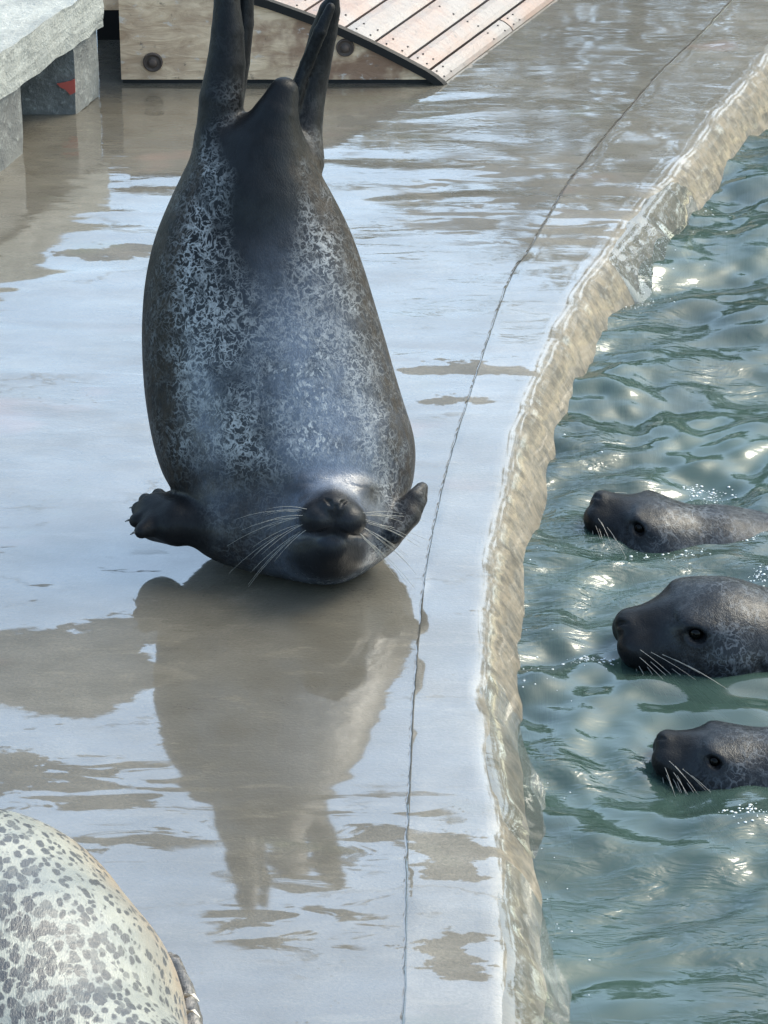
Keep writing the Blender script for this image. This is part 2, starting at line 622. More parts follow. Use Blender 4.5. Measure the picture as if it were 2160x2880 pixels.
def head_sdf(L):
    """a harbour seal's head: +x to the nose, +z to the crown"""
    A = L.copy()
    A[:, 1] = np.abs(A[:, 1])
    d = sd_ell(L, (0.0, 0, -0.002), (0.120, 0.100, 0.082))
    d = smin(d, sd_cone(L, (0.03, 0, -0.004), (0.132, 0, -0.018), 0.080, 0.045), 0.04)
    d = smin(d, sd_cone(A, (0.03, 0.045, -0.02), (0.10, 0.03, -0.03), 0.055, 0.04), 0.03)     # cheeks
    d = smin(d, sd_ell(A, (0.142, 0.027, -0.030), (0.040, 0.036, 0.033)), 0.012)               # whisker pads
    d = smin(d, sd_ell(L, (0.166, 0, -0.008), (0.023, 0.030, 0.020)), 0.010)                   # nose
    d = smin(d, sd_ell(A, (0.074, 0.050, 0.040), (0.030, 0.022, 0.010)), 0.03)                 # brows
    jaw = sd_cone(L, (0.03, 0, -0.055), (0.126, 0, -0.072), 0.060, 0.030)
    jaw = smin(jaw, sd_ell(L, (0.105, 0, -0.078), (0.045, 0.040, 0.032)), 0.02)
    d = smin(d, jaw, 0.008)
    # mouth line
    mouth = chain(A, [((0.176, 0, -0.055), 0.006), ((0.158, 0.030, -0.062), 0.006), ((0.118, 0.060, -0.060), 0.0055), ((0.088, 0.072, -0.052), 0.003)], 0.003)
    d = smax(d, -mouth, 0.006)
    # philtrum and nostrils
    d = smax(d, -sd_cone(L, (0.190, 0, -0.012), (0.178, 0, -0.050), 0.0035, 0.0035), 0.004)
    d = smax(d, -chain(A, [((0.192, 0.0075, -0.016), 0.0035), ((0.186, 0.013, -0.002), 0.0045), ((0.178, 0.020, 0.004), 0.003)], 0.003), 0.003)
    # eye sockets and ear holes
    d = smax(d, -sd_ell(A, (0.084, 0.074, 0.034), (0.014, 0.013, 0.009)), 0.010)
    d = smax(d, -sd_ell(A, (-0.022, 0.105, 0.012), (0.009, 0.018, 0.008)), 0.006)
    return d


class Frame:
    """head frame: nose direction f, crown direction u, centre c, scale s"""
    def __init__(s, c, f, u, sc_=1.0):
        f = Vector(f).normalized()
        l = Vector(u).cross(f).normalized()
        u = f.cross(l).normalized()
        s.c = Vector(c); s.f = f; s.l = l; s.u = u; s.s = sc_
        s.Rm = np.array([list(f), list(l), list(u)], float)

    def loc(s, P):
        return ((P - np.array(s.c)) @ s.Rm.T) / s.s

    def world(s, v):
        return s.c + (s.f * v[0] + s.l * v[1] + s.u * v[2]) * s.s


def surface_nets(f, lo, hi, h):
    lo = np.asarray(lo, float)
    n = np.ceil((np.asarray(hi) - lo) / h).astype(int) + 1
    ax = [lo[i] + np.arange(n[i]) * h for i in range(3)]
    D = np.empty(n, np.float32)
    YY, ZZ = np.meshgrid(ax[1], ax[2], indexing='ij')
    st = max(1, int(400000 / YY.size))
    for i in range(0, n[0], st):
        xs = ax[0][i:i + st]
        P = np.stack(np.broadcast_arrays(xs[:, None, None], YY[None], ZZ[None]), -1).reshape(-1, 3)
        D[i:i + st] = f(P).reshape(len(xs), n[1], n[2])
    S = D < 0
    cn = [(a, b, c) for a in (0, 1) for b in (0, 1) for c in (0, 1)]
    cnt = sum(S[a:n[0] - 1 + a, b:n[1] - 1 + b, c:n[2] - 1 + c].astype(np.int8) for a, b, c in cn)
    act = (cnt > 0) & (cnt < 8)
    idx = -np.ones(act.shape, np.int64)
    cells = np.argwhere(act)
    idx[act] = np.arange(len(cells))
    acc = np.zeros((len(cells), 3)); num = np.zeros(len(cells))
    for p in cn:
        for ax_ in range(3):
            if p[ax_]: continue
            q = list(p); q[ax_] = 1
            d0 = D[cells[:, 0] + p[0], cells[:, 1] + p[1], cells[:, 2] + p[2]]
            d1 = D[cells[:, 0] + q[0], cells[:, 1] + q[1], cells[:, 2] + q[2]]
            cr = (d0 < 0) != (d1 < 0)
            t = np.where(cr, d0 / np.where(cr, d0 - d1, 1), 0)
            pt = np.tile(np.array(p, float), (len(cells), 1))
            pt[:, ax_] += t
            acc[cr] += pt[cr]; num[cr] += 1
    V = lo + (cells + acc / num[:, None]) * h
    F = []
    for ax_ in range(3):
        sl0 = [slice(None)] * 3; sl1 = [slice(None)] * 3
        sl0[ax_] = slice(0, -1); sl1[ax_] = slice(1, None)
        e = S[tuple(sl0)] != S[tuple(sl1)]
        E = np.argwhere(e)
        o1, o2 = [(1, 2), (2, 0), (0, 1)][ax_]
        ok = (E[:, o1] > 0) & (E[:, o2] > 0) & (E[:, o1] < n[o1] - 1) & (E[:, o2] < n[o2] - 1)
        E = E[ok]
        def cell(d1, d2):
            c = E.copy(); c[:, o1] -= d1; c[:, o2] -= d2
            return idx[c[:, 0], c[:, 1], c[:, 2]]
        q = np.stack([cell(1, 1), cell(0, 1), cell(0, 0), cell(1, 0)], 1)
        inside = S[E[:, 0], E[:, 1], E[:, 2]]
        q[~inside] = q[~inside][:, ::-1]
        F.append(q[(q >= 0).all(1)])
    return V, np.concatenate(F)


def project(f, V, it=3, e=0.0012):
    V = V.copy()
    for _ in range(it):
        d = f(V)
        G = np.stack([(f(V + np.eye(3)[i] * e) - f(V - np.eye(3)[i] * e)) / (2 * e) for i in range(3)], 1)
        g2 = np.maximum((G * G).sum(1), 0.15)
        stp = np.clip(d / g2, -0.006, 0.006)
        V -= G * stp[:, None]
    return V


def sdf_object(name, f, lo, hi, h, mat, parent, fine=None):
    """one continuous mesh of the zero level of f; `fine` picks the vertices round which the mesh is refined"""
    V, F = surface_nets(f, lo, hi, h)
    me = bpy.data.meshes.new(name)
    me.from_pydata(V.tolist(), [], F.tolist())
    bm = bmesh.new()
    bm.from_mesh(me)
    for (sel, cuts) in (fine or []):
        co_ = np.array([v.co for v in bm.verts])
        msk = sel(co_)
        bm.verts.ensure_lookup_table()
        fs = [fc for fc in bm.faces if all(msk[v.index] for v in fc.verts)]
        ed = list({e for fc in fs for e in fc.edges})
        bmesh.ops.subdivide_edges(bm, edges=ed, cuts=cuts, use_grid_fill=True)
        bm.verts.index_update()
    bm.to_mesh(me)
    bm.free()
    n = len(me.vertices)
    V = np.empty(n * 3, np.float32)
    me.vertices.foreach_get('co', V)
    V = project(f, V.reshape(-1, 3).astype(float))
    me.vertices.foreach_set('co', V.astype(np.float32).ravel())
    me.polygons.foreach_set('use_smooth', [True] * len(me.polygons))
    me.update()
    me.materials.append(mat)
    o = bpy.data.objects.new(name, me)
    C.objects.link(o)
    if parent: reparent(o, parent)
    return o, V


def paint(o, arr, name='paint'):
    a = o.data.color_attributes.new(name, 'FLOAT_COLOR', 'POINT')
    full = np.ones((len(o.data.vertices), 4), np.float32)
    full[:, :arr.shape[1]] = arr
    a.data.foreach_set('color', full.ravel())


def sstep(x, a, b):
    t = np.clip((x - a) / (b - a), 0, 1)
    return t * t * (3 - 2 * t)


# ------------------------------------------------------------------ fur
def fur_mottled(name, dark, pale, warm, scale=70, coat=0.22, crough=0.17, line=0.06):
    """dark coat with a net of pale worm-like rings; paint.r black face and flippers, paint.g plain, paint.b brown dry fur"""
    m = M(name)
    co_ = m.coord('Object')
    pt = m.sep(m.attr('paint'))
    w = m.noise(co_, 26, 2, 0.5, col=True)
    q = m.vmath('ADD', co_, m.vmath('MULTIPLY', m.vmath('SUBTRACT', w, (0.5, 0.5, 0.5)), (0.03, 0.03, 0.03)))
    scl = m.n('ShaderNodeMix', data_type='FLOAT')
    m.set(scl.inputs[0], m.ramp(m.noise(co_, 9, 2, 0.5), 0.42, 0.58))
    a = m.n('ShaderNodeMix', data_type='FLOAT')
    m.set(a.inputs[0], m.ramp(m.noise(co_, 11, 2, 0.5), 0.45, 0.55)); m.set(a.inputs[2], m.noise(q, scale, 2.0, 0.5)); m.set(a.inputs[3], m.noise(q, scale * 0.68, 2.5, 0.55))
    a = a.outputs[0]
    ring = m.ramp(m.math('ABSOLUTE', m.math('SUBTRACT', a, 0.5)), 0.004, line, 1, 0)
    b = m.noise(m.vmath('ADD', q, (7, 3, 1)), scale * 1.25, 2.0, 0.5)
    ring2 = m.ramp(m.math('ABSOLUTE', m.math('SUBTRACT', b, 0.52)), 0.003, line * 0.8, 1, 0)
    ring = m.math('MAXIMUM', ring, m.math('MULTIPLY', ring2, 0.75))
    brk = m.ramp(m.noise(co_, 22, 3, 0.6), 0.34, 0.56, 0.25, 1.0)
    area = m.ramp(m.noise(co_, 5.5, 3, 0.55), 0.32, 0.56, 0.25, 1.0)
    fur = m.noise(m.map(co_, scale=(1, 1, 0.3)), 420, 2, 0.6)
    ring = m.math('MULTIPLY', m.math('MULTIPLY', ring, brk), area)
    sheen = m.attr('grey', 'Fac')
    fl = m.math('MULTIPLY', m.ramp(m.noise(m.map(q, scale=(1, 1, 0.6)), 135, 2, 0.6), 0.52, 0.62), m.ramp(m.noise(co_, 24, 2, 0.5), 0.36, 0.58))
    fl = m.math('MULTIPLY', m.math('MULTIPLY', fl, sheen), m.math('SUBTRACT', 1.0, m.math('MULTIPLY', pt[1], 0.9)))
    ring = m.math('MAXIMUM', m.math('MULTIPLY', ring, m.math('SUBTRACT', 1.0, m.math('MULTIPLY', sheen, 0.72))), fl)
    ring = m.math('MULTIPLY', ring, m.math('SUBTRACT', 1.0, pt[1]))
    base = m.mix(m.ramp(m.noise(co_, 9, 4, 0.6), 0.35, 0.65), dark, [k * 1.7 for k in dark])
    base = m.mix(m.math('MULTIPLY', m.attr('grey', 'Fac'), m.ramp(m.noise(co_, 16, 3, 0.6), 0.3, 0.6, 0.45, 1.0)), base, (0.082, 0.100, 0.134))  # wet sky sheen put into the coat colour as blue-grey
    c = m.mix(ring, base, pale)
    wz = m.ramp(m.noise(m.map(co_, scale=(1, 1, 0.5)), 60, 4, 0.7), 0.35, 0.7, 0.15, 0.85)
    c = m.mix(m.math('MULTIPLY', pt[2], wz), c, warm)
    c = m.mix(m.ramp(fur, 0.3, 0.7, 0, 0.35), c, [k * 0.6 for k in dark])
    blk = m.mix(m.noise(co_, 55, 3, 0.6), (0.0015, 0.0017, 0.0022), (0.0055, 0.0056, 0.0062))
    c = m.mix(m.math('MULTIPLY', pt[0], 0.95), c, blk)
    cr = m.ramp(m.noise(co_, 70, 3, 0.65), 0.3, 0.75, crough - 0.06, crough + 0.16)
    bn = m.bump(m.math('ADD', m.math('MULTIPLY', fur, 0.0007), m.math('MULTIPLY', m.noise(m.map(co_, scale=(1, 1, 0.45)), 30, 4, 0.55), 0.0022)))
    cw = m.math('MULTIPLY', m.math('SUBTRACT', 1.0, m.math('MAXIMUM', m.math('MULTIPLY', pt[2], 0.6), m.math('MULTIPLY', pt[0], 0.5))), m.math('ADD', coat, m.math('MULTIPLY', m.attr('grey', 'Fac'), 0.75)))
    cw = m.math('MULTIPLY', cw, m.ramp(m.noise(co_, 30, 3, 0.6), 0.3, 0.6, 0.5, 1.0))
    bs = m.bsdf(Base_Color=c, Roughness=0.55, Specular_IOR_Level=0.08, Normal=bn,
                Coat_Weight=cw, Coat_Roughness=cr, Coat_IOR=1.42, Coat_Normal=bn)
    return m.finish(bs)


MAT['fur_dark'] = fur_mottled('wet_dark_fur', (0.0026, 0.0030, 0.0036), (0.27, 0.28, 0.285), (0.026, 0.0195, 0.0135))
MAT['fur_water'] = fur_mottled('wet_grey_fur', (0.0022, 0.0030, 0.0043), (0.060, 0.067, 0.075), (0.050, 0.055, 0.062), 52, 0.46, 0.17, 0.05)

m = M('spotted_pale_fur')
co_ = m.coord('Object')
pt = m.sep(m.attr('paint'))
w = m.noise(co_, 30, 3, 0.6, col=True)
q = m.vmath('ADD', co_, m.vmath('MULTIPLY', m.vmath('SUBTRACT', w, (0.5, 0.5, 0.5)), (0.022, 0.022, 0.022)))
q = m.map(q, scale=(1.0, 0.62, 1.0), rot=(0, 0, R(38)))
v1 = m.vor(q, 80)
v1r = m.n('ShaderNodeTexVoronoi')
m.set(v1r.inputs['Vector'], q); v1r.inputs['Scale'].default_value = 80
rnd = m.sep(v1r.outputs['Color'])
th = m.math('ADD', m.math('MULTIPLY', rnd[0], 0.28), m.math('ADD', m.math('MULTIPLY', pt[0], 0.24), 0.21))
s1 = m.ramp(m.math('SUBTRACT', th, v1), -0.09, 0.09)
v2 = m.vor(m.vmath('ADD', q, (3, 1, 2)), 95)
s2 = m.math('MULTIPLY', m.ramp(v2, 0.16, 0.28, 1, 0), m.ramp(m.noise(co_, 17, 2), 0.46, 0.58))
spot = m.math('MAXIMUM', s1, m.math('MULTIPLY', s2, 0.75))
spot = m.math('MULTIPLY', spot, m.ramp(rnd[1], 0.0, 0.5, 0.72, 1.0))
base = m.mix(m.ramp(m.noise(co_, 12, 3, 0.6), 0.3, 0.7), (0.100, 0.108, 0.099), (0.165, 0.165, 0.138))
base = m.mix(m.math('MULTIPLY', pt[1], m.ramp(m.noise(co_, 14, 3, 0.6), 0.3, 0.6, 0.4, 1.0)), base, (0.165, 0.115, 0.066))
sc_col = m.mix(m.noise(co_, 40, 2), (0.004, 0.005, 0.007), (0.015, 0.0175, 0.021))
c = m.mix(spot, base, sc_col)
fur = m.noise(m.map(co_, scale=(1, 0.25, 1), rot=(0, 0, R(38))), 420, 2, 0.6)
c = m.mix(m.ramp(fur, 0.35, 0.75, 0, 0.12), c, (0.08, 0.08, 0.075))
c = m.mix(pt[2], c, m.mix(m.ramp(m.noise(co_, 55, 4, 0.7), 0.42, 0.62), (0.008, 0.007, 0.006), (0.10, 0.09, 0.08)))
bn = m.bump(m.math('ADD', m.math('MULTIPLY', fur, 0.0009), m.math('MULTIPLY', m.noise(co_, 45, 3, 0.6), 0.002)))
MAT['fur_spot'] = m.finish(m.bsdf(Base_Color=c, Roughness=0.6, Normal=bn, Coat_Weight=0.35, Coat_Roughness=0.28, Coat_Normal=bn))

MAT['eye'] = simple('wet_black_eye', (0.001, 0.001, 0.001), 0.10, 0.10)
MAT['whisker'] = simple('pale_whisker', (0.19, 0.18, 0.155), 0.35, 0.5)
MAT['claw'] = simple('dark_claw', (0.03, 0.027, 0.024), 0.3, 0.5)
MAT['pale_claw'] = simple('pale_claw', (0.55, 0.50, 0.42), 0.35, 0.5)


def whiskers(fr, side, parent, n=17, length=0.13, seed=1, r=0.0009, droop=0.35, back=0.30):
    rr = random.Random(seed)
    bm = bmesh.new()
    for k in range(n):
        row, colm = k % 4, k // 4
        b = Vector((0.166 - 0.013 * colm - 0.004 * row, side * (0.048 + 0.003 * colm - 0.004 * abs(row - 1.2)), -0.018 - 0.0095 * row))
        el = (0.30 - 0.30 * row) + rr.uniform(-0.12, 0.12)
        d = Vector((-back + rr.uniform(-0.22, 0.25) + 0.10 * (2 - colm), side, el)).normalized()
        ln = length * (0.62 + 0.13 * colm + rr.uniform(-0.15, 0.2))
        pts = []
        for i in range(7):
            t = i / 6
            p = b - d * 0.006 + d * ln * t + Vector((-0.10 * t * t * ln, 0, -droop * t * t * ln))
            pts.append(fr.world(p))
        add_tube(bm, pts, r, r * 0.35, 5)
    o = bm_obj('whiskers', bm, MAT['whisker'], None, True)
    reparent(o, parent)
    tag(o, kind='stuff')
    return o


def eye(fr, side, parent, r=0.0145, pos=(0.080, 0.066, 0.036)):
    bm = bmesh.new()
    bmesh.ops.create_uvsphere(bm, u_segments=20, v_segments=12, radius=r * fr.s)
    c = fr.world((pos[0], side * pos[1], pos[2]))
    for v in bm.verts: v.co += c
    o = bm_obj('eye', bm, MAT['eye'], None, True)
    reparent(o, parent)
    return o


# ------------------------------------------------------------------ the seal doing a handstand on its chest
BZ = lambda py: 0.155 + (1325 - py) * (0.535 / 850)
tn = []
for (px, py, hw) in ((700, 430, 150), (703, 500, 186), (707, 600, 236), (711, 700, 279), (718, 800, 308), (729, 900, 327), (744, 1000, 341), (762, 1100, 351), (786, 1200, 357), (808, 1270, 356), (824, 1325, 340)):
    p = W(px, py, BZ(py))
    tn.append((p, hw * perpx(p)))
_t = spline([(p.x, p.y, p.z) for p, r in tn], 4)
_r = spline([(r, 0, 0) for p, r in tn], 4)
tn = [(p, r.x) for p, r in zip(_t, _r)]
XS = 1.52          # the trunk is a little wider than deep
chest = tn[-1][0]
NOSE = W(945, 1420, 0.205)
hf = Vector((0.13, -0.80, 0.57))
HF = Frame((0, 0, 0), hf, (0.05, 0.5, 0.85), 0.99)
HF.c = NOSE - HF.f * (0.186 * HF.s) + HF.u * (0.008 * HF.s)


def pxp(px, py, dy=0.0, base=None):
    """a point on the trunk's plane behind (px, py), pushed dy back"""
    z = BZ(py)
    p = W(px, py, z)
    return p + Vector((0, dy, 0)) + CU * 0


def wr(p, hw):
    return (tuple(p), hw * perpx(p))


LF = [wr(pxp(618, 470), 62), wr(pxp(612, 380), 62), wr(pxp(622, 280), 62), wr(pxp(636, 180), 54), wr(pxp(640, 90), 46), wr(pxp(638, 0), 36), wr(pxp(636, -60), 26)]
LF2 = [wr(pxp(640, 330, 0.02), 40), wr(pxp(668, 200, 0.05), 32), wr(pxp(684, 90, 0.05), 27), wr(pxp(690, 0, 0.045), 22), wr(pxp(686, -70, 0.03), 15)]
RF = [wr(pxp(850, 470, 0.03), 62), wr(pxp(852, 400, 0.05), 52), wr(pxp(865, 310, 0.06), 47), wr(pxp(886, 220, 0.06), 42), wr(pxp(908, 120, 0.05), 38), wr(pxp(926, 50, 0.04), 30), wr(pxp(938, 8, 0.03), 16)]
RF2 = [wr(pxp(812, 380, 0.03), 20), wr(pxp(835, 260, 0.02), 20), wr(pxp(862, 190, 0.02), 19), wr(pxp(900, 90, 0.0), 19), wr(pxp(930, 20, 0.0), 13)]
TL = [wr(pxp(730, 520, -0.03), 120), wr(pxp(755, 400, -0.04), 88), wr(pxp(778, 300, -0.045), 62), wr(pxp(800, 235, -0.045), 42)]


FLP_L = W(450, 1450, 0.10)
LP = [wr(W(570, 1480, 0.10), 50), wr(W(500, 1468, 0.10), 68), wr(W(446, 1454, 0.09), 70)]
paw = []
for k, (tx, ty) in enumerate(((446, 1394), (410, 1408), (390, 1432), (384, 1464), (398, 1494))):
    paw.append([wr(W(480, 1440 + 10 * k, 0.10), 46), wr(W((tx + 470) / 2, (ty + 1455) / 2, 0.10), 36), wr(W(tx, ty, 0.10), 21)])
RP = [wr(W(1110, 1500, 0.10), 30), wr(W(1150, 1450, 0.12), 33), wr(W(1176, 1405, 0.14), 25), wr(W(1190, 1372, 0.155), 14)]
RP2 = [wr(W(1120, 1450, 0.12), 30), wr(W(1165, 1395, 0.15), 20), wr(W(1184, 1366, 0.16), 11)]


FAT = tuple(W(832, 1488, 0.088))


def main_sdf(P):
    Q = P.copy()
    # trunk in a space squeezed in x round its axis
    tz = np.clip((P[:, 2] - tn[-1][0].z) / (tn[0][0].z - tn[-1][0].z), 0, 1)
    cx = tn[-1][0].x + (tn[0][0].x - tn[-1][0].x) * tz
    Q[:, 0] = cx + (P[:, 0] - cx) / XS
    d = chain(Q, [(tuple((cx_ := (tn[-1][0].x + (tn[0][0].x - tn[-1][0].x) * np.clip((p.z - tn[-1][0].z) / (tn[0][0].z - tn[-1][0].z), 0, 1))) + (p.x - cx_) / XS if i == 0 else c for i, c in enumerate(p)), r / XS) for p, r in tn], 0.03)
    # chest and neck running forward to the head
    nk = [(tuple(chest + Vector((0.02, 0.0, -0.01))), 0.148), (tuple(chest.lerp(HF.c, 0.6) + Vector((0.005, 0, -0.01))), 0.125), (tuple(HF.world((-0.02, 0, -0.03))), 0.098)]
    d = smin(d, chain(P, nk, 0.03), 0.05)
    d = smin(d, sd_ell(P, FAT, (0.205, 0.085, 0.088)), 0.05)
    L = HF.loc(P)
    near = (np.abs(L) < 0.36).all(1)
    hd = np.full(len(P), 1.0)
    if near.any():
        hd[near] = head_sdf(L[near]) * HF.s
    d = smin(d, hd, 0.022)
    # throat resting on the deck
    d = smin(d, sd_ell(L, (0.050, 0, -0.080), (0.080, 0.078, 0.055)) * HF.s, 0.02)
    # skin folds beside the neck
    # tail end
    d = smin(d, chain(P, TL, 0.03), 0.05)
    lf = smin(chain(P, LF, 0.02), chain(P, LF2, 0.02), 0.008)
    d = smin(d, lf, 0.02)
    rf = smin(chain(P, RF, 0.02), chain(P, RF2, 0.015), 0.006)
    d = smin(d, rf, 0.012)
    # fore flippers
    pf = chain(P, LP, 0.02)
    for f_ in paw:
        pf = smin(pf, chain(P, f_, 0.01), 0.007)
    d = smin(d, pf, 0.015)
    Pr = P.copy()
    d = smin(d, smin(chain(Pr, RP, 0.01), chain(Pr, RP2, 0.01), 0.006), 0.012)
    # flattened where it bears on the ground
    return smax(d, 0.001 - P[:, 2], 0.012)


seal = empty('harbour_seal', (chest.x, chest.y, 0))
tag(seal, 'dark mottled seal balancing on its chest, hind flippers up in the air', 'seal')
fine_head = lambda V: (np.abs(HF.loc(V) - np.array([0.09, 0, -0.02])) < np.array([0.13, 0.125, 0.125])).all(1)
fine_face = lambda V: (np.abs(HF.loc(V) - np.array([0.14, 0, -0.03])) < np.array([0.075, 0.095, 0.08])).all(1)
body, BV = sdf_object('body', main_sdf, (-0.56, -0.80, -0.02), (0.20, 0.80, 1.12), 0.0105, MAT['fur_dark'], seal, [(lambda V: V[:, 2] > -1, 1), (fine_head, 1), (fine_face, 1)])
L = HF.loc(BV)
A = np.abs(L)
muzz = sstep(L[:, 0], 0.125, 0.165) * sstep(-np.linalg.norm(L - np.array([0.15, 0, -0.03]), axis=1), -0.10, -0.055) * 0.9
jawm = sstep(L[:, 0], 0.03, 0.10) * sstep(-L[:, 2], 0.05, 0.08) * sstep(-np.linalg.norm(L - np.array([0.10, 0, -0.09]), axis=1), -0.10, -0.05)
eyem = np.exp(-(((L[:, 0] - 0.084) / 0.026) ** 2 + ((A[:, 1] - 0.062) / 0.03) ** 2 + ((L[:, 2] - 0.036) / 0.018) ** 2))
hindm = sstep(BV[:, 2], BZ(450), BZ(330))
tailm = np.exp(-(chain(BV, TL[1:], 0.02) / 0.05).clip(0, 9) ** 2)
pawm = np.exp(-((np.minimum.reduce([chain(BV, f_, 0.01) for f_ in paw] + [chain(BV, LP)]).clip(0, 1) / 0.012) ** 2))
rpm = np.exp(-((chain(BV, RP, 0.01).clip(0, 1) / 0.012) ** 2))
groove_shade = np.minimum(chain(A, [((0.176, 0, -0.055), 0.003), ((0.158, 0.030, -0.062), 0.003), ((0.118, 0.060, -0.060), 0.003), ((0.088, 0.072, -0.052), 0.002)]),
                    np.minimum(sd_cone(L, (0.190, 0, -0.012), (0.178, 0, -0.050), 0.001, 0.001), chain(A, [((0.192, 0.0075, -0.016), 0.002), ((0.186, 0.013, -0.002), 0.003), ((0.178, 0.020, 0.004), 0.002)])))
groove_shade = np.exp(-(groove_shade.clip(0, 1) / 0.006) ** 2)  # shade in the mouth and nostril grooves, painted black
muzz = np.maximum(muzz * 0.88, groove_shade)
black = np.clip(np.maximum.reduce([muzz, jawm * 0.86, eyem, hindm * (1 - 0.6 * tailm), pawm, rpm * 0.5]), 0, 1)
# plain slate patch over the hips, and brown drier fur down both flanks and round the cheeks
hip = W(745, 560, BZ(560))
plain = np.exp(-(((BV[:, 0] - hip.x) / 0.09) ** 2 + ((BV[:, 2] - hip.z - 0.02) / 0.16) ** 2)) * (BV[:, 1] < hip.y)
plain = np.clip(plain * 1.4 + tailm * hindm + sstep(L[:, 0], 0.06, 0.11) * sstep(-np.linalg.norm(L - np.array([0.12, 0, -0.05]), axis=1), -0.16, -0.11), 0, 1)
axis_x = np.interp(BV[:, 2], [tn[-1][0].z, tn[0][0].z], [tn[-1][0].x, tn[0][0].x])
half = np.interp(BV[:, 2], [p.z for p, r in tn][::-1], [r for p, r in tn][::-1])
flank = np.abs(BV[:, 0] - axis_x) / half
side = sstep(flank, 0.66, 0.90) * (1 - hindm)
lowm = sstep(-BV[:, 2], -0.28, -0.19) * sstep(-(BV[:, 0] - axis_x) / half, -0.35, -0.1)
low = lowm * 0.5
cheek = np.exp(-(((L[:, 0] - 0.03) / 0.05) ** 2 + ((A[:, 1] - 0.105) / 0.035) ** 2 + ((L[:, 2] - 0.03) / 0.05) ** 2)) * 0.9
brown = np.clip(np.maximum.reduce([side, low, cheek]), 0, 1) * (1 - black)
plain = np.clip(np.maximum.reduce([plain, lowm * 0.85, sstep(flank, 0.74, 0.94) * 0.7]), 0, 1)
paint(body, np.stack([black, plain, brown], 1))
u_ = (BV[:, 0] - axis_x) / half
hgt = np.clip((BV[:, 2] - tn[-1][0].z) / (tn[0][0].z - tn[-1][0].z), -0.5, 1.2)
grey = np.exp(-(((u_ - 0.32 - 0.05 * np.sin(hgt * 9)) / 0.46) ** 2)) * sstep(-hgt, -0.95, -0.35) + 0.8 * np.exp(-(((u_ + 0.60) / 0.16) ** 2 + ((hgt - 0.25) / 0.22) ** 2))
grey = np.clip(grey, 0, 1) * (BV[:, 1] < chest.y + 0.35) * (1 - black)  # mask of the painted sky sheen on the back
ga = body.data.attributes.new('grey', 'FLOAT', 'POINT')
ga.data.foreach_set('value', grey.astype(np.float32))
for s_ in (1, -1):
    eye(HF, s_, seal, 0.0095, (0.083, 0.0595, 0.031))
whiskers(HF, 1, seal, 20, 0.122, 3, 0.00055, 0.22, 0.35)
whiskers(HF, -1, seal, 20, 0.122, 5, 0.00055, 0.30, 0.35)
for f_ in paw:
    tip, prev = Vector(f_[-1][0]), Vector(f_[0][0])
    d = (tip - prev).normalized()
    bm = bmesh.new()
    b = tip + d * 0.006
    add_tube(bm, [b, b + d * 0.009 + Vector((0, -0.002, 0.001)), b + d * 0.016 + Vector((0, -0.003, -0.002))], 0.0036, 0.0008, 6)
    reparent(bm_obj('claw', bm, MAT['claw'], None, True), seal)

# ------------------------------------------------------------------ the pale spotted seal at the near left
SA = [(W(-600, 2795, 0.20), 0.20), (W(-370, 2785, 0.22), 0.245), (W(-105, 2795, 0.23), 0.262), (W(15, 2920, 0.225), 0.250), (W(75, 3110, 0.21), 0.225), (W(330, 3330, 0.19), 0.20), (W(360, 3560, 0.17), 0.15)]
SA = [(tuple(p), r) for p, r in SA]
SF = [wr(W(436, 2604, 0.22), 7), wr(W(486, 2690, 0.21), 17), wr(W(524, 2785, 0.20), 24), wr(W(543, 2870, 0.19), 27), wr(W(548, 2960, 0.18), 27), wr(W(535, 3060, 0.17), 20)]


def spot_sdf(P):
    d = chain(P, SA, 0.05)
    d = smin(d, chain(P, SF, 0.02), 0.006)
    hd = sd_ell(P, SA[-1][0], (0.12, 0.14, 0.11))
    d = smin(d, hd, 0.05)
    d = smin(d, chain(P, [(SA[0][0], 0.16), (tuple(Vector(SA[0][0]) + Vector((-0.35, -0.05, -0.05))), 0.09), (tuple(Vector(SA[0][0]) + Vector((-0.55, -0.05, -0.10))), 0.05)], 0.03), 0.05)
    return smax(d, 0.001 - P[:, 2], 0.015)


sp_c = Vector(SA[3][0])
spseal = empty('harbour_seal', (sp_c.x, sp_c.y, 0))
tag(spseal, 'pale cream seal with dark spots lying in the near left corner', 'seal')
lo = np.min([np.array(p) - r - 0.06 for p, r in SA], 0) - np.array([0.6, 0.05, 0])
hi = np.max([np.array(p) + r + 0.06 for p, r in SA], 0)
lo[2] = -0.03
sb, SV = sdf_object('body', spot_sdf, lo, hi, 0.017, MAT['fur_spot'], spseal, [(lambda V: V[:, 0] > lo[0] + 0.5, 1)])
flm = np.exp(-((chain(SV, SF, 0.02).clip(0, 1) / 0.010) ** 2)) * 0.95
pxx = SV @ np.array([0.8, 0.6, 0])
ctr = np.array(SA[2][0])
rel = (SV - ctr) @ np.array([0.75, 0.65, -0.35])
dk = 1 - sstep(rel, -0.12, 0.12)
wm = sstep(rel, 0.04, 0.20)
paint(sb, np.stack([dk, wm, flm], 1))
for (x, y, z) in ((521, 2800, 0.222), (523, 2845, 0.215)):
    p = W(x, y, z)
    bm = bmesh.new()
    add_tube(bm, [p, p + Vector((0.012, -0.004, 0.004)), p + Vector((0.020, -0.014, 0.0))], 0.004, 0.001, 6)
    reparent(bm_obj('claw', bm, MAT['pale_claw'], None, True), spseal)

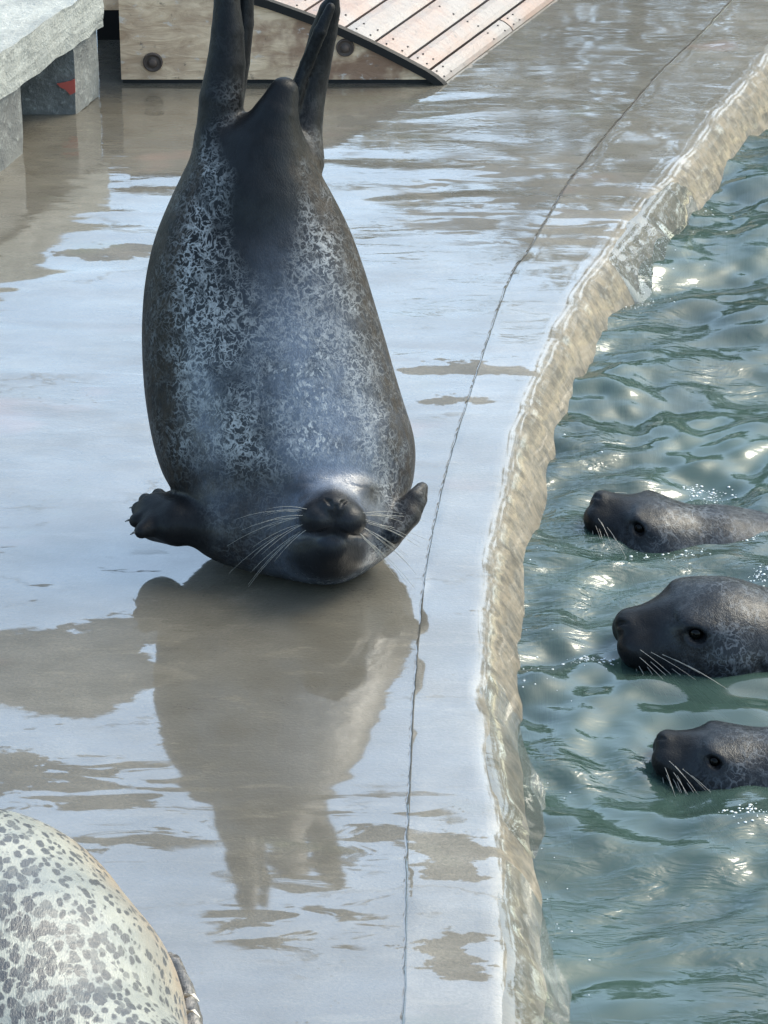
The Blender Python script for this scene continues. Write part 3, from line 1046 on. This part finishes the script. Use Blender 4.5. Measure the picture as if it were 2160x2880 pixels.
# ------------------------------------------------------------------ three seals swimming with their heads out of the water
def swimmer(nose_px, nose_z, yaw, pitch, roll, s, back, label, seed, pale):
    cy, sy_ = math.cos(R(yaw)), math.sin(R(yaw))
    cp, sp_ = math.cos(R(pitch)), math.sin(R(pitch))
    f = Vector((-cy * cp, -sy_ * cp, sp_))
    u = Vector((0, 0, 1)) + f.cross(Vector((0, 0, 1))) * math.tan(R(roll))
    fr = Frame((0, 0, 0), f, u, s)
    nose = W(nose_px[0], nose_px[1], nose_z)
    fr.c = nose - fr.f * (0.186 * s) + fr.u * (0.008 * s)
    nodes = [(tuple(fr.world((0.05, 0, -0.02))), 0.068 * s)] + [(tuple(fr.c + Vector(b[:3])), b[3]) for b in back]

    def f_sdf(P):
        Lc = fr.loc(P)
        near = (np.abs(Lc) < 0.36).all(1)
        d = chain(P, nodes, 0.03, 0.05)
        hd = np.full(len(P), 1.0)
        if near.any():
            hd[near] = head_sdf(Lc[near]) * s
        return smin(d, hd, 0.03)

    root = empty('harbour_seal', (fr.c.x, fr.c.y, WATER_Z))
    tag(root, label, 'seal', 'seals swimming in the pool')
    pts = np.array([n[0] for n in nodes]); rs = np.array([n[1] for n in nodes])
    lo = np.minimum((pts - rs[:, None]).min(0), np.array(fr.c) - 0.22 * s) - 0.03
    hi = np.maximum((pts + rs[:, None]).max(0), np.array(fr.c) + 0.22 * s) + 0.03
    ff = lambda V: (fr.loc(V)[:, 0] > -0.12) & (np.abs(fr.loc(V)) < 0.26).all(1)
    ff2 = lambda V: (fr.loc(V)[:, 0] > 0.03) & (np.abs(fr.loc(V)) < 0.26).all(1)
    b, V = sdf_object('body', f_sdf, lo, hi, 0.011, MAT['fur_water'], root, [(lambda V: V[:, 2] > -9, 1), (ff2, 1)])
    Lc = fr.loc(V); A = np.abs(Lc)
    box = (A < 0.26).all(1)
    muzz = sstep(Lc[:, 0], 0.095, 0.15) * box
    jaw = sstep(Lc[:, 0], 0.0, 0.08) * sstep(-Lc[:, 2], 0.045, 0.075) * box
    ey = np.exp(-(((Lc[:, 0] - 0.080) / 0.032) ** 2 + ((A[:, 1] - 0.068) / 0.04) ** 2 + ((Lc[:, 2] - 0.030) / 0.020) ** 2))
    ear = np.exp(-(((Lc[:, 0] + 0.022) / 0.010) ** 2 + ((A[:, 1] - 0.098) / 0.03) ** 2 + ((Lc[:, 2] - 0.012) / 0.009) ** 2))
    halo = np.exp(-(((Lc[:, 0] + 0.03) / 0.035) ** 2 + ((A[:, 1] - 0.098) / 0.05) ** 2 + ((Lc[:, 2] - 0.0) / 0.03) ** 2))
    backm = sstep(-Lc[:, 0], -0.02, 0.10) * pale
    black = np.clip(np.maximum.reduce([muzz * 0.95, jaw * 0.8, ey, ear]), 0, 1)
    brown = np.clip(np.maximum(halo * 0.6, backm), 0, 1) * (1 - black)
    paint(b, np.stack([black, sstep(Lc[:, 0], 0.02, 0.12) * 0.8 * box, brown], 1))
    for s2 in (1, -1):
        eye(fr, s2, root, 0.0120, (0.082, 0.0610, 0.032))
        whiskers(fr, s2, root, 24, 0.12, seed + (s2 > 0), 0.0007, 0.16, 0.80)
    return root


swimmer((1672, 1392), -0.028, -16, 36, 0, 0.98,
        [(0.10, 0.02, -0.035, 0.10), (0.25, 0.06, -0.10, 0.135), (0.55, 0.12, -0.20, 0.17), (0.95, 0.2, -0.26, 0.14), (1.3, 0.25, -0.28, 0.07)],
        'seal with pale grey back and raised nose, farthest of the three swimmers', 21, 0.9)
swimmer((1735, 1748), -0.022, 5, 14, -3, 1.22,
        [(0.12, 0.0, -0.04, 0.112), (0.28, 0.03, -0.13, 0.145), (0.6, 0.1, -0.24, 0.17), (1.0, 0.15, -0.3, 0.14), (1.3, 0.2, -0.3, 0.06)],
        'dark sleek seal with the largest head, swimming between two other seals', 31, 0.0)
swimmer((1850, 2072), -0.045, -9, 27, 4, 0.92,
        [(0.12, 0.0, -0.012, 0.105), (0.28, 0.03, -0.07, 0.14), (0.6, 0.1, -0.16, 0.16), (1.0, 0.15, -0.2, 0.13), (1.3, 0.2, -0.2, 0.06)],
        'dark grey seal low in the water, nearest to the camera of the three swimmers', 41, 0.15)

# ------------------------------------------------------------------ wooden ramp at the back
RY = W(700, 236).y           # front face of the ramp
rdir = (W(1568, 0) - W(1249, 241))
rdir.z = 0
rdir.normalize()

m = M('weathered_ramp_side')
co_ = m.coord('Object')
grain = m.noise(m.map(co_, scale=(1, 1, 3.5)), 9, 6, 0.65, 0.8)
blot = m.noise(co_, 7, 4, 0.6)
c = m.mix(m.ramp(grain, 0.3, 0.7), (0.38, 0.25, 0.15), (0.64, 0.46, 0.30))
sxyz = m.sep(co_)
rust = m.math('MULTIPLY', m.ramp(blot, 0.42, 0.58), m.ramp(sxyz[0], -0.30, 0.15, 0.3, 1.0))
c = m.mix(m.math('MULTIPLY', rust, 0.85), c, (0.15, 0.070, 0.038))
c = m.mix(m.ramp(m.noise(co_, 34, 4, 0.7), 0.60, 0.72, 0, 0.75), c, (0.06, 0.048, 0.036))
c = m.mix(m.ramp(m.noise(m.map(co_, loc=(4, 4, 4), scale=(1, 1, 1.6)), 20, 5, 0.7), 0.58, 0.68, 0, 0.6), c, (0.52, 0.47, 0.42))
MAT['ramp_side'] = m.finish(m.bsdf(Base_Color=c, Roughness=0.65, Normal=m.bump(m.math('MULTIPLY', grain, 0.004))))

m = M('worn_pink_plank_paint')
co_ = m.coord('Object')
rn = m.n('ShaderNodeObjectInfo').outputs['Random']
off = m.n('ShaderNodeCombineXYZ')
m.set(off.inputs[0], m.math('MULTIPLY', rn, 17)); m.set(off.inputs[1], m.math('MULTIPLY', rn, 9))
q = m.vmath('ADD', co_, off.outputs[0])
blot = m.noise(q, 5, 4, 0.6)
c = m.mix(m.ramp(blot, 0.35, 0.65), (0.135, 0.120, 0.112), (0.150, 0.096, 0.074))
c = m.mix(m.ramp(m.noise(q, 19, 5, 0.7), 0.56, 0.72, 0, 0.6), c, (0.075, 0.062, 0.055))
c = m.mix(m.ramp(m.noise(q, 60, 4, 0.7), 0.60, 0.70, 0, 0.75), c, (0.04, 0.036, 0.034))
MAT['plank'] = m.finish(m.bsdf(Base_Color=c, Roughness=0.5, Coat_Weight=0.25, Coat_Roughness=0.2, Normal=m.bump(m.math('MULTIPLY', m.noise(q, 45, 4, 0.7), 0.003))))
MAT['black'] = simple('ramp_shade_black', (0.006, 0.006, 0.006), 0.7, 0.3)  # black put in for the shade under and behind the ramp
m = M('rusty_bolt_iron')
MAT['rust'] = m.finish(m.bsdf(Base_Color=m.mix(m.noise(m.coord(), 90, 3), (0.028, 0.020, 0.015), (0.085, 0.055, 0.04)), Roughness=0.7, Metallic=0.2))
MAT['trim'] = simple('wet_dark_trim', (0.008, 0.0075, 0.007), 0.6, 0.2)

# side profile (x, z) of the curved top edge, front to back of the slope
prof_px = [(1248, 238), (1240, 229), (1222, 214), (1196, 197), (1150, 172), (1100, 146), (1050, 121), (1000, 97), (950, 74), (900, 54), (850, 35), (800, 17), (752, 0), (690, -18), (600, -38), (480, -54), (345, -62)]
prof = [WY(px, py, RY) for px, py in prof_px]
xl = WY(342, 236, RY).x
ramp = empty('wooden_ramp', ((xl + prof[0].x) / 2, RY, 0))
tag(ramp, 'worn wooden ramp with pink painted planks and a curved side board standing on the deck', 'ramp')
ox = ramp.location
# side board
SIDE_T = 0.04
front = [Vector((xl, RY, 0.012)), Vector((prof[0].x - 0.01, RY, 0.012))] + [Vector((p.x, RY, max(p.z - 0.016, 0.013))) for p in prof[1:-1]] + [Vector((xl, RY, prof[-1].z - 0.016))]
nf = len(front)
vv = [v - ox for v in front] + [v + Vector((0.01, SIDE_T, 0)) - ox for v in front]
ff_ = [tuple(range(nf)), tuple(range(2 * nf - 1, nf - 1, -1))] + [(i, (i + 1) % nf, nf + (i + 1) % nf, nf + i) for i in range(nf)]
bm = bmesh.new()
bv = [bm.verts.new(v) for v in vv]
for f_ in ff_: bm.faces.new([bv[i] for i in f_])
bm_obj('side_board', bm, MAT['ramp_side'], ramp)
# black strip put in for the dark gap under the side board
bm = bmesh.new()
add_box = lambda bm, lo, hi: [bm.faces.new([vv_[i] for i in q_]) for vv_ in [[bm.verts.new((x, y, z)) for x in (lo[0], hi[0]) for y in (lo[1], hi[1]) for z in (lo[2], hi[2])]] for q_ in ((0, 1, 3, 2), (4, 6, 7, 5), (0, 4, 5, 1), (2, 3, 7, 6), (0, 2, 6, 4), (1, 5, 7, 3))]
add_box(bm, (xl - ox.x + 0.003, 0.006, 0.0), (prof[0].x - ox.x - 0.02, 0.05, 0.011))
bm_obj('shade_strip', bm, MAT['black'], ramp)
# dark edge trim following the curve
bm = bmesh.new()
tr_ = [Vector((p.x, RY - 0.012, p.z)) - ox for p in prof]
rows = []
for p in tr_:
    rows.append([bm.verts.new(p + Vector(o_)) for o_ in ((0, 0, 0.003), (0, 0, -0.020), (0.01, 0.011, -0.020), (0.01, 0.011, 0.003))])
for a, b in zip(rows[:-1], rows[1:]):
    for i in range(4): bm.faces.new((a[i], a[(i + 1) % 4], b[(i + 1) % 4], b[i]))
bm.faces.new(rows[0]); bm.faces.new(rows[-1])
bm_obj('edge_trim', bm, MAT['trim'], ramp)
# inner frame that closes the box
bm = bmesh.new()
add_box(bm, (xl - ox.x + 0.01, SIDE_T + 0.002, 0.0), (xl - ox.x + 0.03, 1.8, prof[-1].z - 0.05))
bm_obj('end_board', bm, MAT['black'], ramp)


def bolt(px, py, rpx):
    p = WY(px, py, RY)
    r = rpx * perpx(p)
    bm = bmesh.new()
    rings = []
    for (rr_, dy) in ((1.0, 0.0), (0.98, -0.006), (0.84, -0.0085), (0.80, -0.005), (0.42, -0.005), (0.40, -0.013), (0.30, -0.015)):
        rings.append([bm.verts.new((p.x - ox.x + r * rr_ * math.cos(2 * math.pi * k / 28), dy, p.z + r * rr_ * math.sin(2 * math.pi * k / 28))) for k in range(28)])
    for a, b in zip(rings[:-1], rings[1:]):
        for k in range(28): bm.faces.new((a[k], a[(k + 1) % 28], b[(k + 1) % 28], b[k]))
    bm.faces.new(rings[-1])
    bm_obj('bolt', bm, MAT['rust'], ramp, True)


bolt(430, 174, 28)
bolt(971, 133, 26)

# planks: they run back along rdir, side by side along the curved profile
P_EDGE = [(1249, 238), (1204, 189), (1142, 156), (1080, 106), (1010, 92), (900, 54), (790, 13), (690, -24), (560, -70), (440, -97), (345, -112)]
arc = [0.0]
for a, b in zip(prof[:-1], prof[1:]): arc.append(arc[-1] + math.hypot(b.x - a.x, b.z - a.z))


def on_prof(s):
    s = min(max(s, 0), arc[-1])
    for i in range(len(arc) - 1):
        if s <= arc[i + 1]:
            t = (s - arc[i]) / (arc[i + 1] - arc[i])
            return prof[i].lerp(prof[i + 1], t)
    return prof[-1].copy()




def arc_at(px):
    x = WY(px, 100, RY).x
    for i in range(len(prof) - 1):
        if prof[i + 1].x <= x <= prof[i].x:
            t = (prof[i].x - x) / (prof[i].x - prof[i + 1].x)
            return arc[i] + t * (arc[i + 1] - arc[i])
    return 0.0


cuts = [0.0] + [arc_at(p) for p in (1204, 1142, 1051, 967, 853, 745, 630, 510)] + [arc[-1]]
bm_s = bmesh.new()
for i in range(len(cuts) - 1):
    s0, s1 = cuts[i] + 0.0035, cuts[i + 1] - 0.0035
    joint_at = (0.50, 0.52)[i % 2] if i == 0 else None
    pieces = [(0.0, 0.46), (0.466, 1.6)] if i == 0 else ([(0.0, 0.72), (0.726, 1.7)] if i == 1 else [(0.0, 1.8)])
    for (l0, l1) in pieces:
        bm = bmesh.new()
        rows = []
        nsub = 4
        for l in (l0, l1):
            top, bot = [], []
            for k in range(nsub + 1):
                p = on_prof(s0 + (s1 - s0) * k / nsub)
                q_ = on_prof(s0 + (s1 - s0) * k / nsub + 0.004)
                tg = (q_ - p)
                tg.y = 0
                nn = Vector((-tg.z, 0, tg.x))
                nn = nn if nn.z > 0 else -nn
                nn = nn.normalized() if nn.length > 1e-6 else Vector((0, 0, 1))
                crown = -0.0025 if k in (0, nsub) else 0.0
                base_ = p + rdir * l - ox
                base_.y += 0.001
                top.append(bm.verts.new(base_ + nn * (0.004 + crown)))
                bot.append(bm.verts.new(base_ - nn * 0.018))
            rows.append(top + bot[::-1])
        n_ = len(rows[0])
        for k in range(n_): bm.faces.new((rows[0][k], rows[0][(k + 1) % n_], rows[1][(k + 1) % n_], rows[1][k]))
        bm.faces.new(rows[0]); bm.faces.new(rows[1])
        bm_obj('plank', bm, MAT['plank'], ramp)
        for l in (l0 + 0.03, l0 + 0.07, l1 - 0.03, 0.36 if l0 == 0 else l0 + 0.3):
            for fr_ in (0.25, 0.75):
                p = on_prof(s0 + (s1 - s0) * fr_) + rdir * (l + random.uniform(-0.006, 0.006)) - ox
                mt = Matrix.Translation(p + Vector((0, -0.004, 0.0045)))
                bmesh.ops.create_cone(bm_s, cap_ends=True, segments=8, radius1=0.0032, radius2=0.0022, depth=0.002, matrix=mt)
tag(bm_obj('screws', bm_s, MAT['trim'], ramp), kind='stuff')

# ------------------------------------------------------------------ concrete ledge on two piers at the far left
m = M('pale_cast_concrete')
co_ = m.coord('Object')
c = m.mix(m.ramp(m.noise(co_, 9, 4, 0.6), 0.3, 0.7), (0.15, 0.155, 0.143), (0.23, 0.235, 0.215))
c = m.mix(m.ramp(m.noise(co_, 55, 5, 0.7), 0.5, 0.7, 0, 0.7), c, (0.29, 0.295, 0.27))
c = m.mix(m.ramp(m.noise(co_, 80, 3, 0.7), 0.62, 0.72, 0, 0.7), c, (0.11, 0.11, 0.10))
MAT['ledge'] = m.finish(m.bsdf(Base_Color=c, Roughness=0.7, Normal=m.bump(m.math('ADD', m.math('MULTIPLY', m.noise(co_, 40, 4, 0.7), 0.006), m.math('MULTIPLY', m.noise(co_, 200, 2), 0.0012)))))
m = M('dark_pier_concrete')  # darker overall than the slab's concrete
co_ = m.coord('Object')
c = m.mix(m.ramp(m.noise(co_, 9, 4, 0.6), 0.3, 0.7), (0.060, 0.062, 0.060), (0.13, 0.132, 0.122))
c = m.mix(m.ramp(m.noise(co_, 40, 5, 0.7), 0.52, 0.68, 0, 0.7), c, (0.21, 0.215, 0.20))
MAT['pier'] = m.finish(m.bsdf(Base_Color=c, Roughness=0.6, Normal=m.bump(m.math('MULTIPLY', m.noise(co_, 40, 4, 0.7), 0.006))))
MAT['red'] = simple('faded_red_paint', (0.30, 0.055, 0.04), 0.6)
g0, g1 = W(68, 432), W(279, 271)
ed = (g1 - g0); ed.z = 0; ed.normalize()
el = Vector((-1, 0.0, 0))
ledge = empty('concrete_ledge', tuple(g0))
tag(ledge, 'pale concrete ledge resting on two block piers beside the ramp', 'ledge')


def skew_box(name, base, along, left, z0, z1, mat, chips=0.0, seg=10):
    """a block whose right face runs along ed from base for `along` metres, `left` metres deep to the left"""
    bm = bmesh.new()
    vs_ = {}
    def vert(i, j, k, ni, nj, nk):
        p = base + ed * along * i / ni + el * left * j / nj
        p = Vector((p.x, p.y, z0 + (z1 - z0) * k / nk))
        if chips:
            nn = mnoise.noise_vector(p * 18) * chips + mnoise.noise_vector(p * 55) * chips * 0.5
            edge = (i in (0, ni)) + (j in (0, nj)) + (k in (0, nk))
            p += nn * (1.0 if edge < 2 else 1.6)
        return p
    ni, nj, nk = seg, seg, max(3, seg // 2)
    def V_(i, j, k):
        key = (i, j, k)
        if key not in vs_: vs_[key] = bm.verts.new(vert(i, j, k, ni, nj, nk) - ledge.location)
        return vs_[key]
    for i in range(ni):
        for j in range(nj):
            for k in (0, nk): bm.faces.new((V_(i, j, k), V_(i + 1, j, k), V_(i + 1, j + 1, k), V_(i, j + 1, k)))
    for i in range(ni):
        for k in range(nk):
            for j in (0, nj): bm.faces.new((V_(i, j, k), V_(i + 1, j, k), V_(i + 1, j, k + 1), V_(i, j, k + 1)))
    for j in range(nj):
        for k in range(nk):
            for i in (0, ni): bm.faces.new((V_(i, j, k), V_(i, j + 1, k), V_(i, j + 1, k + 1), V_(i, j, k + 1)))
    return bm_obj(name, bm, mat, ledge)


p2a, p2b = W(214, 322), W(278, 271)
SL_Z0 = (W(214, 322) - W(214, 158)).length and 0.0
# height of the slab's underside above the deck, from the length of the near right corner of the second pier
hz = (322 - 140) * perpx(p2a) / math.cos(PITCH)
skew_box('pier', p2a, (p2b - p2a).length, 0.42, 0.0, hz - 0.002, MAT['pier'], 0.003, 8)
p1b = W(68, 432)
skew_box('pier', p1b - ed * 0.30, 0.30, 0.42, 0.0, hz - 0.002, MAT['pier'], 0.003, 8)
thk = 112 * perpx(p2a) / math.cos(PITCH)
slab0 = p1b - ed * 0.75 + Vector((0.012, 0, 0))
slab1 = WY(303, 75, 0) and W(303, 75, hz)
ln_ = (Vector((slab1.x, slab1.y, 0)) - slab0).dot(ed)
skew_box('slab', slab0, ln_, 0.9, hz, hz + thk, MAT['ledge'], 0.004, 26)
# red paint left on the pier's front
pf0 = WY(160, 232, p2a.y - 0.004) - ledge.location
pf1 = WY(213, 252, p2a.y - 0.004) - ledge.location
bm = bmesh.new()
sx, sz = pf1.x - pf0.x, 0.028
out_ = [(0.0, 0.9), (0.35, 1.0), (0.75, 1.15), (0.98, 1.35), (0.98, 0.1), (0.7, -0.15), (0.45, 0.35), (0.2, 0.55)]
fv = [bm.verts.new((pf0.x + sx * a, pf0.y - 0.003, pf0.z - sz + sz * b)) for a, b in out_]
bk = [bm.verts.new((v.co.x, v.co.y + 0.004, v.co.z)) for v in fv]
bm.faces.new(fv); bm.faces.new(bk[::-1])
for i in range(len(fv)): bm.faces.new((fv[i], fv[(i + 1) % len(fv)], bk[(i + 1) % len(fv)], bk[i]))
bm_obj('paint_mark', bm, MAT['red'], ledge)

# black boards put in for the shaded void between ledge and ramp
wy = W(320, 200).y + 0.25
wall = empty('gap_shade_boards', (xl - 0.05, wy, 0))
tag(wall, 'black boards put in as the shade of the gap between the concrete ledge and the ramp', 'wall')
MAT['gap_shade'] = simple('gap_shade_black', (0.010, 0.009, 0.008), 0.8, 0.2)  # near-black standing in for the shade of the void
for k in range(8):
    bm = bmesh.new()
    x0 = -1.0 + k * 0.16
    add_box(bm, (x0, 0, 0), (x0 + 0.152, 0.03, 0.42))
    bm_obj('board', bm, MAT['gap_shade'], wall)
pst = WY(320, 15, RY + 0.02)
post = mesh_obj('timber_rail', [], [], None)
bpy.data.objects.remove(post)
bm = bmesh.new()
a_ = WY(296, 28, RY + 0.03)
b_ = WY(341, -60, RY + 0.03)
add_box(bm, (a_.x - 0.02, RY + 0.03, a_.z), (xl - 0.002, RY + 0.075, b_.z))
rail = bm_obj('timber_rail', bm, MAT['ramp_side'])
tag(rail, 'short reddish brown timber rail end between the ledge and the ramp', 'rail')

# ------------------------------------------------------------------ water running over the kerb into the pool
def overflow(i0, i1, wmax, seed):
    verts, faces = [], []
    n = 0
    prof_n = 16
    st = np.linspace(i0, i1, 90)
    for s in st:
        i = int(min(math.floor(s), NST - 2))
        t = s - i
        p, q = JS[i].lerp(JS[i + 1], t), OS[i].lerp(OS[i + 1], t)
        a, b = JS[max(i - 1, 0)], JS[min(i + 2, NST - 1)]
        tg = (b - a).normalized()
        nrm = Vector((tg.y, -tg.x, 0))
        u = (s - i0) / (i1 - i0)
        env = math.sin(math.pi * u ** 0.6) ** 1.3 if 0 < u < 1 else 0
        for k in range(prof_n):
            v = k / (prof_n - 1)
            off = 0.006 + 0.092 * v
            zk = 0.0 if off < 0 else -0.002 - 11.0 * off * off - 0.2 * off
            T = -0.007 + env * (0.012 * min(1, v * 6) + wmax * v ** 1.6)
            w_ = q + nrm * (off + kerb_wobble(q) + T * (0.25 + 0.75 * v) + 0.004 * n3(q.x, q.y, seed + 3, 9) * v * env)
            verts.append((w_.x, w_.y, zk + T * 0.12 + 0.002 * n3(q.x, q.y, seed + off * 3, 8) * env))
    for a in range(len(st) - 1):
        for k in range(prof_n - 1):
            faces.append((a * prof_n + k, a * prof_n + k + 1, (a + 1) * prof_n + k + 1, (a + 1) * prof_n + k))
    o = mesh_obj('overflow_water', verts, faces, MAT['overflow'], smooth=True)
    return tag(o, kind='stuff')


def station(py):
    best = min(range(NST), key=lambda i: abs((lambda v: 1440 - FPX * (v - CAM).dot(CU) / (v - CAM).dot(CF))(OS[i]) - py))
    return best


for (ya, yb, wm_, sd) in ((2980, 2400, 0.050, 1), (2310, 1880, 0.045, 2), (720, 470, 0.032, 5)):
    overflow(station(ya), station(yb), wm_, sd)

# ------------------------------------------------------------------ foam and bubbles along the foot of the kerb and round the heads
m = M('white_foam')
MAT['foam'] = m.finish(m.bsdf(Base_Color=(0.40, 0.42, 0.42), Roughness=0.4, Coat_Weight=0.3, Coat_Roughness=0.05))
ico = bmesh.new()
bmesh.ops.create_icosphere(ico, subdivisions=1, radius=1)
iv = np.array([v.co for v in ico.verts]); ifc = np.array([[v.index for v in f.verts] for f in ico.faces])
ico.free()
pts, rad = [], []
for i in range(station(2900), station(450)):
    q = OS[i]
    a, b = JS[max(i - 1, 0)], JS[min(i + 1, NST - 1)]
    tg = (b - a).normalized(); nrm = Vector((tg.y, -tg.x, 0))
    for k in range(2):
        if n3(q.x, q.y, 5, 5) + RNG.normal(0, 0.25) < 0.42: continue
        p = q + nrm * (0.075 + abs(RNG.normal(0, 0.05))) + tg * RNG.normal(0, 0.02)
        pts.append((p.x, p.y)); rad.append(0.0008 + 0.0018 * RNG.random() ** 3)
for (px, py, sx, sy_, n) in ((1990, 1370, 30, 8, 70), (1955, 1352, 12, 6, 30), (2145, 1625, 18, 12, 70), (2060, 1500, 60, 12, 120), (1860, 1560, 60, 9, 40), (1660, 1850, 40, 10, 50), (2110, 2320, 40, 14, 40)):
    for k in range(n):
        p = W(px + RNG.normal(0, sx), py + RNG.normal(0, sy_), WATER_Z)
        pts.append((p.x, p.y)); rad.append(0.0009 + 0.0026 * RNG.random() ** 3)
pts = np.array(pts); rad = np.array(rad)
pz = WATER_Z + wave_h(pts[:, 0], pts[:, 1])
V = (iv[None] * rad[:, None, None] * np.array([1.3, 1.1, 0.55]) + np.concatenate([pts, pz[:, None]], 1)[:, None, :]).reshape(-1, 3)
F = (ifc[None] + (np.arange(len(pts)) * len(iv))[:, None, None]).reshape(-1, 3)
tag(np_mesh('foam', V, F, MAT['foam']), kind='stuff')

# ------------------------------------------------------------------ trees across the pool and behind the deck (they show as dark reflections)
m = M('tree_leaves')
rn = m.n('ShaderNodeNewGeometry').outputs['Random Per Island']
MAT['leaf'] = m.finish(m.bsdf(Base_Color=m.mix(rn, (0.030, 0.042, 0.014), (0.085, 0.095, 0.035)), Roughness=0.6))
m = M('tree_bark')
MAT['bark'] = m.finish(m.bsdf(Base_Color=m.mix(m.noise(m.map(m.coord(), scale=(1, 1, 0.2)), 20, 4), (0.05, 0.04, 0.03), (0.13, 0.105, 0.08)), Roughness=0.9))


def tree(x, y, h, wdt, seed):
    rg = np.random.default_rng(seed)
    root = empty('tree', (x, y, 0))
    tag(root, 'leafy green tree standing behind the pool, seen only as a reflection', 'tree', 'trees behind the pool')
    bm = bmesh.new()
    add_tube(bm, [(0, 0, 0), (0.05, 0, h * 0.3), (0, 0.05, h * 0.6), (0.04, 0, h * 0.9)], 0.14, 0.03, 8)
    for k in range(6):
        a = rg.random() * 6.28
        z = h * (0.25 + 0.1 * k)
        add_tube(bm, [(0, 0, z), (math.cos(a) * wdt * 0.3, math.sin(a) * wdt * 0.3, z + h * 0.1), (math.cos(a) * wdt * 0.42, math.sin(a) * wdt * 0.42, z + h * 0.2)], 0.05, 0.012, 6)
    bm_obj('trunk', bm, MAT['bark'], root)
    n = 5200
    cl = np.stack([rg.normal(0, wdt * 0.26, 46), rg.normal(0, wdt * 0.22, 46), h * (0.10 + 0.84 * rg.random(46))], 1)
    c = cl[rg.integers(0, 46, n)] + rg.normal(0, 0.24, (n, 3))
    c[:, 2] = np.clip(c[:, 2], 0.1, h)
    u = rg.normal(0, 1, (n, 3)); u /= np.linalg.norm(u, axis=1)[:, None]
    v = np.cross(u, rg.normal(0, 1, (n, 3))); v /= np.linalg.norm(v, axis=1)[:, None]
    s = (0.05 + 0.06 * rg.random(n))[:, None]
    V = np.stack([c - u * s, c + v * s * 0.55, c + u * s, c - v * s * 0.55], 1).reshape(-1, 3)
    F = np.arange(4 * n).reshape(-1, 4)
    o = np_mesh('crown', V, F, MAT['leaf'], root)
    return root


for k, (x, y, h, w_) in enumerate(((-7.5, 12.5, 3.4, 3.4), (-5.0, 12.2, 3.6, 3.2), (-2.6, 12.4, 3.3, 3.0), (-0.6, 12.2, 3.45, 3.0), (1.4, 11.8, 4.3, 3.2), (3.4, 11.4, 4.9, 3.4), (5.6, 11.6, 5.0, 3.4), (8.0, 11.0, 4.9, 3.6), (10.5, 10.4, 4.8, 3.6), (12.8, 9.0, 4.6, 3.6))):
    tree(x, y, h, w_, 100 + k)
